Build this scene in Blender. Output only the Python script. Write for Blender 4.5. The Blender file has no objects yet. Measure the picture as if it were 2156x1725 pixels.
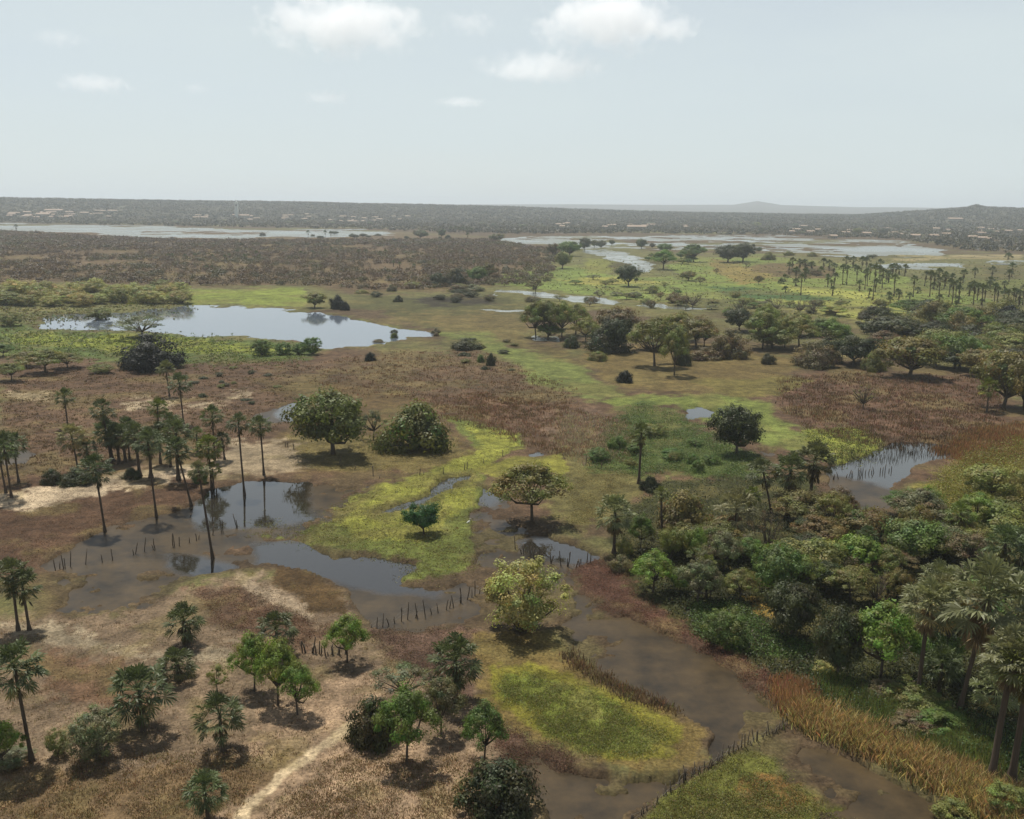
import bpy, math, numpy as np
from mathutils import Matrix, Vector
S = bpy.context.scene
COL = S.collection
# ------------------------------------------------------------------ camera
H = 40.0; F = 971.0; PITCH = math.radians(11.9); ROLL = math.radians(0.5)
K = 2156 / 1024.0                       # photograph was measured on a 2156 px wide grid
fw = np.array([0, math.cos(PITCH), -math.sin(PITCH)])
r0 = np.array([1.0, 0, 0]); u0 = np.array([0, math.sin(PITCH), math.cos(PITCH)])
rt = r0 * math.cos(ROLL) + u0 * math.sin(ROLL)
up = -r0 * math.sin(ROLL) + u0 * math.cos(ROLL)
cam = bpy.data.cameras.new("camera"); co = bpy.data.objects.new("camera", cam); COL.objects.link(co)
cam.sensor_width = 36; cam.lens = F * 36 / 1024; cam.clip_start = 0.5; cam.clip_end = 60000
co.matrix_world = Matrix(((rt[0], up[0], -fw[0], 0), (rt[1], up[1], -fw[1], 0), (rt[2], up[2], -fw[2], H), (0, 0, 0, 1)))
S.camera = co
S.render.resolution_x = 1024; S.render.resolution_y = 819
# ------------------------------------------------------------------ light
SUN = Vector((-0.20, 0.40, 1.0)).normalized()
sd = bpy.data.lights.new("sun", 'SUN'); sd.energy = 5.0; sd.angle = math.radians(0.6); sd.color = (1, 0.95, 0.87)
so = bpy.data.objects.new("sun", sd); COL.objects.link(so)
so.rotation_euler = SUN.to_track_quat('Z', 'Y').to_euler()
W = bpy.data.worlds.new("World"); S.world = W; W.use_nodes = True
wt = W.node_tree; wt.nodes.clear()
sky = wt.nodes.new('ShaderNodeTexSky'); sky.sky_type = 'NISHITA'; sky.sun_disc = False
sky.sun_elevation = math.asin(SUN.z); sky.sun_rotation = math.atan2(SUN.x, SUN.y)
sky.altitude = 0; sky.air_density = 0.9; sky.dust_density = 0.6; sky.ozone_density = 1.0
hs = wt.nodes.new('ShaderNodeHueSaturation'); hs.inputs['Saturation'].default_value = 0.55
bg = wt.nodes.new('ShaderNodeBackground'); bg.inputs['Strength'].default_value = 0.108
wo = wt.nodes.new('ShaderNodeOutputWorld')
wt.links.new(sky.outputs[0], hs.inputs['Color']); vl = wt.nodes.new('ShaderNodeMix'); vl.data_type = 'RGBA'; vl.inputs[0].default_value = 0.72     # thin high veil of cloud over the blue
gt = wt.nodes.new('ShaderNodeTexCoord'); gm = wt.nodes.new('ShaderNodeMapping'); gm.inputs['Scale'].default_value = (2.2, 2.2, 9); gn = wt.nodes.new('ShaderNodeTexNoise'); gn.inputs['Scale'].default_value = 1.6; gn.inputs['Detail'].default_value = 5
wt.links.new(gt.outputs['Generated'], gm.inputs[0]); wt.links.new(gm.outputs[0], gn.inputs['Vector'])
gr_ = wt.nodes.new('ShaderNodeMapRange'); gr_.inputs[1].default_value = .35; gr_.inputs[2].default_value = .7; gr_.inputs[3].default_value = .62; gr_.inputs[4].default_value = .9
wt.links.new(gn.outputs[0], gr_.inputs[0])
# the veil thickens towards the horizon and thins overhead, as a humid sky does
gx = wt.nodes.new('ShaderNodeSeparateXYZ'); wt.links.new(gt.outputs['Generated'], gx.inputs[0])
ge = wt.nodes.new('ShaderNodeMapRange'); ge.interpolation_type = 'SMOOTHSTEP'; ge.inputs[1].default_value = .17; ge.inputs[2].default_value = .5; ge.inputs[3].default_value = 1; ge.inputs[4].default_value = .05
wt.links.new(gx.outputs['Z'], ge.inputs[0]); gp = wt.nodes.new('ShaderNodeMath'); gp.operation = 'MULTIPLY'; wt.links.new(gr_.outputs[0], gp.inputs[0]); wt.links.new(ge.outputs[0], gp.inputs[1]); wt.links.new(gp.outputs[0], vl.inputs[0])
vl.inputs[7].default_value = (6.35, 7.15, 7.3, 1); wt.links.new(hs.outputs[0], vl.inputs[6]); wt.links.new(vl.outputs[2], bg.inputs['Color']); wt.links.new(bg.outputs[0], wo.inputs[0])
S.view_settings.view_transform = 'Standard'; S.view_settings.look = 'None'; S.view_settings.gamma = 1
S.view_settings.exposure = 0.0
S.render.engine = 'CYCLES'
S.cycles.max_bounces = 8; S.cycles.volume_bounces = 6; S.cycles.transparent_max_bounces = 8
S.cycles.caustics_reflective = False; S.cycles.caustics_refractive = False

# ------------------------------------------------------------------ photo <-> ground
def ray(vx, vy):
    a = (np.asarray(vx, float) / K - 512) / F; b = (409.5 - np.asarray(vy, float) / K) / F
    return fw + a[..., None] * rt + b[..., None] * up
def ground(vx, vy, z=0.0):
    d = ray(vx, vy); t = (z - H) / np.minimum(d[..., 2], -0.002)
    return np.stack([d[..., 0] * t, d[..., 1] * t], -1)
def project(x, y, z=0.0):
    zc = y * fw[1] + (z - H) * fw[2]; zc = np.where(zc < 0.5, 0.5, zc)
    xc = x * rt[0] + y * rt[1] + (z - H) * rt[2]; yc = x * up[0] + y * up[1] + (z - H) * up[2]
    return (512 + F * xc / zc) * K, (409.5 - F * yc / zc) * K
def horizon(vx):
    return (409.5 - 202.5 + (np.asarray(vx) / K - 512) * math.tan(ROLL)) * K
REG = {0: (0, 0, 1), 1: (0, 381.8, 1 / 3), 2: (718.7, 381.8, 1 / 3), 3: (1437.3, 381.8, 1 / 3), 4: (0, 758, 1 / 3), 5: (718.7, 758, 1 / 3),
       6: (1437.3, 758, 1 / 3), 7: (0, 1219.5, 1 / 3), 8: (718.7, 1219.5, 1 / 3), 9: (1437.3, 1219.5, 1 / 3),
       'A': (1212.8, 1010.7, .2187), 'B': (1684.4, 982.6, .2187), 'C': (1684.4, 1319.5, .2187), 'D': (1437.3, 477.3, 1 / 3)}
# ------------------------------------------------------------------ noise
def _h(i, j, s):
    n = (i.astype(np.int64) * 374761393 + j.astype(np.int64) * 668265263 + s * 974634777) & 0xffffffff
    n = ((n ^ (n >> 13)) * 1274126177) & 0xffffffff
    return ((n ^ (n >> 16)) & 0xffff) / 65535.0
def vn(x, y, s=0):
    i = np.floor(x); j = np.floor(y); u = x - i; v = y - j; u = u * u * (3 - 2 * u); v = v * v * (3 - 2 * v)
    a = _h(i, j, s); b = _h(i + 1, j, s); c = _h(i, j + 1, s); d = _h(i + 1, j + 1, s)
    return (a * (1 - u) + b * u) * (1 - v) + (c * (1 - u) + d * u) * v
def fbm(x, y, s=0, o=4):
    r = 0; a = .5; t = 0
    for k in range(o):
        r = r + a * vn(x * 2 ** k + 17.3 * k, y * 2 ** k - 9.1 * k, s + k); t += a; a *= .55
    return r / t
def sstep(a, b, x):
    t = np.clip((x - a) / (b - a), 0, 1); return t * t * (3 - 2 * t)
ALB = .76
def lin(c):
    c = np.asarray(c, float); c = c + (c.mean(-1, keepdims=True) - c) * (.03 if (c.ndim == 1 and c[1] > c[0]) else .04)
    if c.ndim == 1 and c[1] > c[0] * 1.02 and c[1] > c[2] * 1.3: c = c * [1.02, .93, 1.0]
    elif c.ndim == 1 and c[0] > c[2]: c = c * [.985, .99, .95]
    c = c / 255; return np.where(c < .04045, c / 12.92, ((c + .055) / 1.055) ** 2.4) * ALB
# ------------------------------------------------------------------ polygons
def inside(px, py, P):
    n = len(P); r = np.zeros(px.shape, bool); j = n - 1
    for i in range(n):
        xi, yi = P[i]; xj, yj = P[j]
        if yi != yj:
            r ^= ((yi > py) != (yj > py)) & (px < (xj - xi) * (py - yi) / (yj - yi) + xi)
        j = i
    return r
def sdf(px, py, P, pad=60):
    P = np.asarray(P, float); out = np.full(px.shape, -1e3)
    m = (px > P[:, 0].min() - pad) & (px < P[:, 0].max() + pad) & (py > P[:, 1].min() - pad) & (py < P[:, 1].max() + pad)
    x = px[m]; y = py[m]
    if x.size == 0: return out
    d = np.full(x.shape, 1e9)
    for i in range(len(P)):
        a = P[i - 1]; b = P[i]; e = b - a; L = max(e @ e, 1e-9)
        t = np.clip(((x - a[0]) * e[0] + (y - a[1]) * e[1]) / L, 0, 1)
        d = np.minimum(d, np.hypot(x - a[0] - t * e[0], (y - a[1] - t * e[1]) * 1.6))
    out[m] = np.where(inside(x, y, P), d, -d); return out

WATER = {
 'pond': [[(65,680),(110,664),(240,660),(390,646),(560,650),(640,655),(720,665),(840,687),(930,700),(920,708),(850,720),(790,728),(690,735),(620,722),(530,713),(440,711),(370,708),(250,697),(170,698),(80,697)]],
 'far_lake': [[(-120,468),(0,471),(250,478),(500,481),(740,485),(830,491),(740,499),(600,501),(500,503),(280,500),(200,492),(100,488),(-120,482)],
   [(1060,499),(1100,496),(1400,498),(1700,501),(1900,511),(1990,530),(1980,541),(1750,536),(1560,525),(1250,520),(1100,513),(1060,507)],
   [(1845,556),(1900,554),(2030,558),(2030,566),(1845,566)], [(2080,551),(2200,549),(2200,556),(2080,556)], [(1430,494),(1640,495),(1640,498),(1430,497)]],
 'river': [[(1225,523),(1290,527),(1350,541),(1382,560),(1374,575),(1338,573),(1318,556),(1275,541),(1230,530)],
   [(1035,611),(1110,611),(1180,621),(1300,631),(1310,643),(1200,633),(1110,620),(1040,618)], [(1345,635),(1480,648),(1480,656),(1350,643)], [(1120,705),(1172,706),(1172,718),(1120,716)],
   [(1000,652),(1110,652),(1100,660),(1020,660)]],
 'flood_water': [[(90,1190),(160,1150),(230,1110),(330,1085),(400,1068),(440,1020),(560,1008),(800,1010),(800,1045),(700,1100),(640,1100),(640,1130),(700,1170),(840,1185),(885,1200),(860,1230),(940,1240),(1010,1200),(985,1150),(1000,1080),(1010,1030),(1080,1060),(1110,1100),(1180,1130),(1240,1150),(1280,1175),(1190,1200),(1200,1260),(1190,1330),(1100,1338),(1020,1310),(880,1335),(800,1330),(760,1290),(720,1240),(640,1200),(560,1190),(500,1210),(430,1215),(370,1250),(330,1280),(240,1300),(150,1310),(110,1290),(100,1240)],
   [(1180,1180),(1240,1240),(1300,1290),(1400,1340),(1560,1410),(1640,1490),(1560,1570),(1460,1640),(1330,1740),(1150,1740),(1110,1660),(1050,1620),(1060,1590),(1130,1590),(1200,1625),(1300,1645),(1400,1650),(1500,1605),(1510,1550),(1420,1500),(1300,1445),(1215,1385),(1180,1340)],
   [(1640,1530),(1700,1540),(1800,1605),(1900,1650),(1990,1700),(2010,1760),(1700,1760),(1740,1660),(1600,1585)],
   [(780,1080),(830,1065),(900,1040),(950,1003),(1000,1000),(940,1040),(870,1070),(800,1092)], [(1090,968),(1130,944),(1165,946),(1120,970)],
   [(530,872),(600,850),(635,846),(640,890),(560,895)],
   [(1430,862),(1470,858),(1500,868),(1505,885),(1450,885)], [(1600,945),(1640,948),(1640,965),(1600,962)],
   [(1740,985),(1800,965),(1850,942),(1900,930),(1980,935),(2030,940),(2000,965),(1930,985),(1885,1020),(1900,1060),(1860,1085),(1790,1080),(1750,1040)],
   [(-60,940),(60,948),(75,962),(60,985),(-60,985)]],
}
BARS = [[(1240,507),(1500,506),(1700,508),(1910,515),(1910,520),(1700,515),(1480,512),(1240,512)], [(1540,520),(1760,524),(1780,528),(1540,524)], [(1080,500),(1330,502),(1330,504),(1080,502)], [(300,490),(560,491),(560,494),(300,493)]]
CLEAR = [[(410,1075),(445,1015),(560,1000),(645,1000),(650,1090),(560,1100),(420,1115)], [(540,1145),(640,1140),(760,1170),(890,1190),(850,1215),(910,1252),(800,1240),(640,1205),(560,1185)], WATER['flood_water'][3], WATER['flood_water'][4],
   [(1005,1025),(1060,1045),(1040,1070),(1010,1060)], [(1090,1140),(1180,1130),(1260,1155),(1260,1190),(1110,1172)], [(1735,990),(1850,938),(2030,930),(1930,990),(1890,1022),(1800,1000)], [(350,1165),(430,1180),(500,1195),(420,1215),(360,1190)],
   WATER['flood_water'][6], [(590,940),(650,940),(650,970),(590,970)], [(580,855),(640,840),(640,890),(600,880)]]
# ground cover: (colour, softness px, breakup, polygons), painted in order; colours are those of the soil or plants themselves
COVER = [
 ((98,76,58), 14, .5, [(0,760),(700,740),(1300,830),(1700,800),(2156,850),(2156,1000),(1000,1100),(0,1240)]),
 ((100,80,60), 18, .9, [(600,780),(800,745),(1000,740),(1110,780),(1220,830),(1190,880),(1050,890),(920,850),(700,830)]),
 ((102,78,60), 16, .8, [(870,850),(1000,830),(1200,860),(1280,900),(1160,940),(1010,905),(900,880)]),
 ((98,74,58), 16, .8, [(1640,800),(1800,790),(2110,800),(2110,900),(1990,935),(1800,930),(1700,905),(1640,860)]),
 ((118,96,80), 12, .8, [(1130,880),(1250,860),(1320,890),(1350,960),(1230,985),(1150,940)]),
 ((96,78,50), 10, .5, [(500,800),(700,800),(860,830),(920,880),(1010,960),(960,1000),(800,1000),(620,1000),(520,960),(600,900),(640,850)]),
 ((118,104,64), 8, .7, [(600,925),(760,925),(960,930),(980,965),(860,1000),(620,990)]),
 ((104,86,62), 10, .5, [(0,480),(800,490),(1060,505),(1180,530),(1160,600),(1040,625),(400,612),(0,606)]),
 ((100,108,58), 10, .4, [(-40,600),(400,606),(640,600),(760,622),(900,615),(1060,600),(1200,520),(1300,515),(1420,532),(1600,535),(2200,540),(2200,700),(1900,690),(1650,665),(1480,662),(1250,650),(1010,650),(760,640),(640,660),(390,650),(240,662),(110,668),(60,680),(-40,690)]),
 ((116,138,54), 5, .4, [(400,612),(640,607),(650,650),(560,648),(390,643),(380,630)]),
 ((112,138,60), 6, .5, [(1040,600),(1060,578),(1200,560),(1290,580),(1420,585),(1560,600),(1640,640),(1500,640),(1300,628),(1200,618)]),
 ((118,132,58), 5, .5, [(1230,545),(1290,550),(1310,570),(1230,575)]),
 ((112,136,58), 6, .6, [(1390,545),(1600,540),(1850,570),(2000,600),(2100,640),(1900,650),(1640,620),(1450,590)]),
 ((142,142,70), 6, .7, [(1600,620),(1800,625),(2000,640),(2060,670),(1850,680),(1640,650)]),
 ((104,88,56), 5, .6, [(1560,560),(1640,555),(1760,565),(1750,585),(1640,590),(1560,582)]),
 ((70,100,46), 5, .6, [(1480,600),(1560,608),(1700,620),(1800,628),(1660,634),(1540,624)]),
 ((132,116,62), 5, .7, [(1500,548),(1560,556),(1640,590),(1560,598),(1500,575)]),
 ((150,146,72), 4, .7, [(1180,592),(1300,585),(1400,600),(1250,606)]), ((150,150,74), 4, .7, [(1640,600),(1800,612),(1950,622),(1800,626),(1660,614)]),
 ((80,74,44), 4, .7, [(1280,560),(1420,548),(1440,556),(1300,572)]), ((76,72,46), 4, .8, [(940,625),(1040,628),(1060,640),(980,640)]), ((70,60,44), 4, .8, [(960,646),(1060,642),(1080,652),(980,656)]),
 ((74,92,44), 4, .7, [(1437,628),(1700,645),(1990,655),(1990,662),(1700,654),(1440,640)]), ((128,98,58), 6, .8, [(960,668),(1100,672),(1105,700),(1000,700)]),
 ((150,136,100), 3, .9, [(1860,545),(2156,540),(2156,548),(1880,552)]), ((88,84,50), 5, .7, [(2060,560),(2156,558),(2156,585),(2080,590)]),
 ((96,110,50), 5, .6, [(1900,590),(2156,590),(2156,620),(1950,615)]),
 ((84,106,48), 6, .6, [(-40,690),(60,680),(70,700),(250,703),(440,714),(620,725),(690,738),(640,762),(400,772),(250,770),(120,745),(-40,752)]),
 ((120,140,48), 5, .8, [(0,705),(250,708),(440,720),(620,735),(560,750),(300,745),(60,730)]),
 ((86,84,50), 8, .6, [(720,625),(1030,620),(1100,640),(1100,700),(940,700),(800,660),(720,650)]),
 ((100,88,54), 14, .7, [(800,660),(1090,662),(1110,720),(1180,735),(1240,770),(1290,790),(1180,760),(1040,720),(940,695)]),
 ((60,54,40), 5, .6, [(850,625),(1010,628),(1060,640),(900,645)]),
 ((108,92,56), 14, .7, [(1220,740),(1480,730),(1680,750),(1660,790),(1640,830),(1420,830),(1300,820),(1240,780)]),
 ((104,122,58), 10, .7, [(720,668),(860,690),(960,705),(1030,710),(1090,740),(1190,760),(1250,795),(1310,835),(1270,850),(1170,820),(1110,800),(1090,770),(1010,735),(930,715),(850,695)]),
 ((108,128,56), 9, .6, [(1280,840),(1420,835),(1530,828),(1620,850),(1620,880),(1700,915),(1790,908),(1858,935),(1815,962),(1780,980),(1740,970),(1660,952),(1600,935),(1500,900),(1420,860),(1300,862)]),
 ((126,142,54), 4, .3, [(1700,912),(1790,906),(1858,935),(1815,960),(1780,978),(1745,970),(1710,945)]),
 ((106,96,52), 5, .6, [(1440,800),(1700,800),(1650,840),(1530,835)]),
 ((106,98,58), 16, .9, [(1180,880),(1330,960),(1380,1010),(1290,1100),(1200,1120),(1150,1060),(1170,980)]),
 ((82,102,46), 16, .9, [(1240,990),(1290,890),(1350,850),(1430,880),(1520,930),(1600,965),(1590,1020),(1500,1020),(1420,1000),(1330,1010)]),
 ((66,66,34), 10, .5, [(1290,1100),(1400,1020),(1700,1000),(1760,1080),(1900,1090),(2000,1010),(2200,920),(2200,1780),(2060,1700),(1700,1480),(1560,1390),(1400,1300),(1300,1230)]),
 ((118,110,54), 14, .8, [(1880,1050),(2000,990),(2200,940),(2200,1080),(2000,1100)]),
 ((118,94,64), 18, .8, [(1960,950),(2050,915),(2200,895),(2200,985),(2040,985)]),
 ((74,104,44), 8, .3, [(1460,1280),(1560,1280),(1620,1340),(1710,1375),(1690,1392),(1560,1380),(1470,1345)]),
 ((150,122,62), 5, .7, [(1560,1265),(1620,1270),(1640,1320),(1590,1310)]),
 ((168,138,94), 5, .6, [(1930,1475),(2020,1478),(2060,1500),(2010,1510),(1940,1490)]),
 ((98,70,58), 16, .8, [(1180,1190),(1290,1180),(1330,1260),(1400,1300),(1560,1390),(1700,1480),(1680,1530),(1600,1470),(1500,1400),(1360,1340),(1240,1270)]),
 ((100,118,50), 6, .6, [(520,1117),(560,1100),(640,1110),(690,1095),(700,1060),(760,1040),(860,1010),(960,975),(1010,950),(960,905),(915,878),(980,885),(1060,905),(1115,940),(1080,957),(1015,985),(1020,1040),(1000,1090),(985,1150),(1000,1195),(940,1225),(860,1225),(850,1205),(890,1190),(760,1170),(660,1150),(620,1130),(550,1135)]),
 ((136,136,58), 8, 1.0, [(700,1060),(860,1010),(960,975),(1020,940),(980,900),(1080,920),(1100,945),(1010,1000),(990,1080),(900,1140),(760,1140),(700,1110)]),
 ((126,122,52), 4, .5, [(1010,990),(1080,970),(1180,960),(1190,1000),(1040,1010)]),
 ((88,66,50), 12, .5, [(-60,1010),(430,1000),(420,1070),(330,1090),(230,1110),(160,1150),(90,1190),(-60,1240)]),
 ((178,158,134), 10, .9, [(-40,1068),(20,1040),(75,1027),(215,1012),(330,990),(450,985),(480,940),(500,925),(530,950),(520,990),(420,1008),(215,1036),(215,1046),(120,1062),(60,1080)]),
 ((150,132,108), 12, .9, [(480,930),(620,940),(640,990),(560,1005),(440,1010),(470,960)]),
 ((156,138,114), 9, 1.1, [(270,845),(420,850),(520,830),(520,840),(400,862),(280,860)]),
 ((160,140,116), 5, .8, [(20,830),(120,835),(120,845),(20,842)]),
 ((128,108,88), 16, .6, [(-80,1300),(240,1300),(380,1250),(520,1215),(720,1250),(800,1330),(880,1345),(1000,1330),(1010,1500),(1060,1560),(1150,1760),(-80,1760)]),
 ((108,84,66), 18, .9, [(400,1240),(520,1250),(620,1300),(700,1330),(640,1370),(470,1330),(420,1290)]),
 ((90,70,44), 8, .7, [(560,1180),(640,1190),(720,1250),(730,1300),(640,1290),(580,1230)]),
 ((158,138,116), 9, .8, [(495,1215),(540,1222),(640,1275),(655,1312),(610,1290),(520,1240)]),
 ((150,134,112), 14, 1.0, [(10,1315),(120,1325),(200,1345),(280,1380),(500,1370),(480,1400),(300,1400),(150,1370),(30,1335)]),
 ((158,132,108), 18, .5, [(690,1440),(800,1420),(800,1560),(1000,1590),(1120,1700),(1120,1760),(420,1760),(500,1600),(560,1500)]),
 ((112,86,66), 20, 1.0, [(60,1380),(260,1390),(330,1450),(300,1520),(120,1480)]),
 ((120,98,72), 20, 1.0, [(0,1620),(200,1640),(560,1600),(600,1580),(640,1600),(520,1700),(440,1760),(0,1760)]),
 ((204,180,148), 4, .15, [(500,1740),(540,1680),(590,1630),(650,1590),(700,1550),(745,1520),(750,1536),(710,1568),(660,1606),(600,1650),(555,1695),(525,1745)]),
 ((98,76,64), 16, .8, [(760,1330),(1000,1330),(1010,1400),(990,1480),(900,1460),(830,1400)]),
 ((94,72,60), 16, .8, [(1010,1500),(1080,1545),(1200,1600),(1230,1640),(1160,1660),(1060,1600)]),
 ((114,96,56), 14, .8, [(985,1345),(1150,1345),(1200,1390),(1300,1460),(1420,1512),(1500,1550),(1475,1608),(1390,1640),(1290,1630),(1200,1582),(1060,1540),(1010,1490),(1000,1420)]),
 ((120,114,44), 9, .7, [(1020,1410),(1120,1400),(1300,1470),(1440,1540),(1420,1610),(1290,1615),(1160,1560),(1040,1480)]),
 ((102,120,44), 12, .7, [(1060,1430),(1110,1425),(1170,1450),(1260,1470),(1340,1520),(1390,1560),(1350,1590),(1230,1590),(1150,1550),(1130,1500),(1050,1470)]),
 ((104,116,48), 8, .5, [(1330,1760),(1440,1655),(1550,1592),(1610,1598),(1640,1640),(1760,1700),(1800,1760)]),
 ((126,94,52), 14, 1, [(1560,1640),(1650,1640),(1720,1700),(1640,1720),(1560,1700)]),
]
# ------------------------------------------------------------------ mesh helpers
def mesh(name, V, faces, mat, col=None, smooth=False):
    me = bpy.data.meshes.new(name)
    V = np.ascontiguousarray(V, np.float32)
    loops = np.concatenate([np.asarray(f, np.int32).ravel() for f in faces if len(f)])
    tot = np.concatenate([np.full(len(f), np.asarray(f).shape[1], np.int32) for f in faces if len(f)])
    me.vertices.add(len(V)); me.vertices.foreach_set('co', V.ravel())
    me.loops.add(len(loops)); me.loops.foreach_set('vertex_index', loops)
    me.polygons.add(len(tot)); st = np.concatenate([[0], np.cumsum(tot)[:-1]]).astype(np.int32)
    me.polygons.foreach_set('loop_start', st)
    try: me.polygons.foreach_set('loop_total', tot)
    except Exception: pass
    me.polygons.foreach_set('use_smooth', np.full(len(tot), smooth, bool))
    if col is not None:
        a = me.attributes.new('col', 'FLOAT_COLOR', 'POINT')
        c = np.ones((len(V), 4), np.float32); c[:, :3] = col; a.data.foreach_set('color', c.ravel())
    me.materials.append(mat); me.update(calc_edges=True)
    return me
def obj(name, me, parent=None, color=None):
    o = bpy.data.objects.new(name, me); COL.objects.link(o)
    if parent: o.parent = parent
    if color is not None: o.color = (*color, 1)
    return o
def tag(o, label=None, cat=None, group=None, kind=None):
    for k, v in (('label', label), ('category', cat), ('group', group), ('kind', kind)):
        if v: o[k] = v
    return o
class MB:                                # collects tubes and boxes
    def __init__(s): s.V = []; s.Q = []; s.T = []; s.n = 0
    def add(s, V, Q=(), T=()):
        s.V.append(np.asarray(V, float))
        if len(Q): s.Q.append(np.asarray(Q) + s.n)
        if len(T): s.T.append(np.asarray(T) + s.n)
        s.n += len(V)
    def tube(s, pts, rad, k=6):
        pts = np.asarray(pts, float); n = len(pts); a = np.arange(k) * 2 * math.pi / k; V = []
        for i in range(n):
            t = pts[min(i + 1, n - 1)] - pts[max(i - 1, 0)]; t = t / (np.linalg.norm(t) + 1e-9)
            e = np.cross(t, [0.31, 0.95, 0.02]); e /= np.linalg.norm(e) + 1e-9; g = np.cross(t, e)
            V.append(pts[i] + rad[i] * (np.cos(a)[:, None] * e + np.sin(a)[:, None] * g))
        Q = [(i * k + j, i * k + (j + 1) % k, (i + 1) * k + (j + 1) % k, (i + 1) * k + j) for i in range(n - 1) for j in range(k)]
        V = np.concatenate(V + [pts[-1:]]); T = [((n - 1) * k + j, (n - 1) * k + (j + 1) % k, n * k) for j in range(k)]
        s.add(V, Q, T)
    def box(s, lo, hi):
        x0, y0, z0 = lo; x1, y1, z1 = hi
        s.add([(x0,y0,z0),(x1,y0,z0),(x1,y1,z0),(x0,y1,z0),(x0,y0,z1),(x1,y0,z1),(x1,y1,z1),(x0,y1,z1)],
              [(0,3,2,1),(4,5,6,7),(0,1,5,4),(1,2,6,5),(2,3,7,6),(3,0,4,7)])
    def build(s, name, mat, col=None, smooth=True):
        V = np.concatenate(s.V); Fs = []
        if s.Q: Fs.append(np.concatenate(s.Q))
        if s.T: Fs.append(np.concatenate(s.T))
        return mesh(name, V, Fs, mat, None if col is None else np.tile(col, (len(V), 1)), smooth)
def unit(v): return v / (np.linalg.norm(v, axis=-1, keepdims=True) + 1e-9)
def quads(C, Nrm, L, Wd, rng):
    n = len(C); t = unit(np.cross(Nrm, rng.normal(size=(n, 3)))); b = np.cross(unit(Nrm), t)
    t = t * (L / 2)[:, None]; b = b * (Wd / 2)[:, None]
    V = np.stack([C - t, C + b - t * .1, C + t, C - b - t * .1], 1).reshape(-1, 3)
    return V, np.arange(4 * n).reshape(n, 4)
def blades(P, h, w, lean, rng, az=None):
    n = len(P); a = rng.uniform(0, 2 * math.pi, n); d = np.stack([np.cos(a), np.sin(a), 0 * a], 1)
    b = rng.uniform(0, 2 * math.pi, n); L = np.stack([np.cos(b), np.sin(b), 0 * a], 1) * (lean * h)[:, None]
    tip = P + L; tip[:, 2] += h
    mid = P + L * .4; mid[:, 2] += h * .55
    s = d * (w / 2)[:, None]
    V = np.stack([P - s, P + s, mid + s * .8, tip, mid - s * .8], 1).reshape(-1, 3)
    return V, np.arange(5 * n).reshape(n, 5)
# ------------------------------------------------------------------ materials
def mat(name):
    m = bpy.data.materials.new(name); m.use_nodes = True; nt = m.node_tree
    return m, nt, nt.nodes['Principled BSDF'], nt.nodes['Material Output']
def N(nt, t, **kw):
    n = nt.nodes.new(t)
    for k, v in kw.items(): setattr(n, k, v)
    return n
def mul(nt, a, b, fac=1.0, mode='MULTIPLY'):
    m = N(nt, 'ShaderNodeMix', data_type='RGBA', blend_type=mode)
    m.inputs[0].default_value = fac
    for s, v in ((m.inputs[6], a), (m.inputs[7], b)):
        if hasattr(v, 'node'): nt.links.new(v, s)
        else: s.default_value = (*v, 1)
    return m.outputs[2]
def leafmat(name, rough=.55, trans=.35, spec=.35):
    m, nt, p, o = mat(name)
    at = N(nt, 'ShaderNodeAttribute', attribute_name='col'); oi = N(nt, 'ShaderNodeObjectInfo')
    c = mul(nt, at.outputs['Color'], oi.outputs['Color'])
    nt.links.new(c, p.inputs['Base Color']); p.inputs['Roughness'].default_value = rough; p.inputs['Specular IOR Level'].default_value = spec
    tr = N(nt, 'ShaderNodeBsdfTranslucent'); c2 = mul(nt, c, (1.0, 1.0, .8)); nt.links.new(c2, tr.inputs['Color'])
    mx = N(nt, 'ShaderNodeMixShader'); mx.inputs[0].default_value = trans
    nt.links.new(p.outputs[0], mx.inputs[1]); nt.links.new(tr.outputs[0], mx.inputs[2]); nt.links.new(mx.outputs[0], o.inputs[0])
    return m
def plainmat(name, rgb, rough=.85, scale=4.0, var=.35, bump=.0):
    m, nt, p, o = mat(name)
    tc = N(nt, 'ShaderNodeTexCoord'); nz = N(nt, 'ShaderNodeTexNoise'); nz.inputs['Scale'].default_value = scale; nz.inputs['Detail'].default_value = 6
    nt.links.new(tc.outputs['Object'], nz.inputs['Vector'])
    mr = N(nt, 'ShaderNodeMapRange'); mr.inputs[3].default_value = 1 - var; mr.inputs[4].default_value = 1 + var
    mr.inputs[1].default_value = .3; mr.inputs[2].default_value = .7
    nt.links.new(nz.outputs[0], mr.inputs[0]); cb = N(nt, 'ShaderNodeCombineColor')
    for i in range(3): nt.links.new(mr.outputs[0], cb.inputs[i])
    nt.links.new(mul(nt, tuple(lin(rgb)), cb.outputs[0]), p.inputs['Base Color']); p.inputs['Roughness'].default_value = rough
    return m
M_leaf = leafmat('leaf'); M_palm = leafmat('palm_leaf', .5, .3, .3); M_grass = leafmat('grass_blade', .7, .4, .2)
M_bark = plainmat('bark', (92, 78, 64), .9, 3); M_ptrunk = plainmat('palm_trunk', (88, 72, 58), .9, 6)
M_post = plainmat('weathered_wood', (98, 84, 70), .9, 5); M_wall = plainmat('whitewash', (176, 168, 154), .8, .4, .12)
M_roof = plainmat('clay_tiles', (170, 146, 128), .8, 1.0, .25); M_door = plainmat('painted_wood', (70, 60, 55), .6, 2, .1)
M_white = plainmat('white_feathers', (240, 240, 235), .7, 9, .05); M_wire = plainmat('galvanised_wire', (120, 115, 105), .5, 9, .1)

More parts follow.
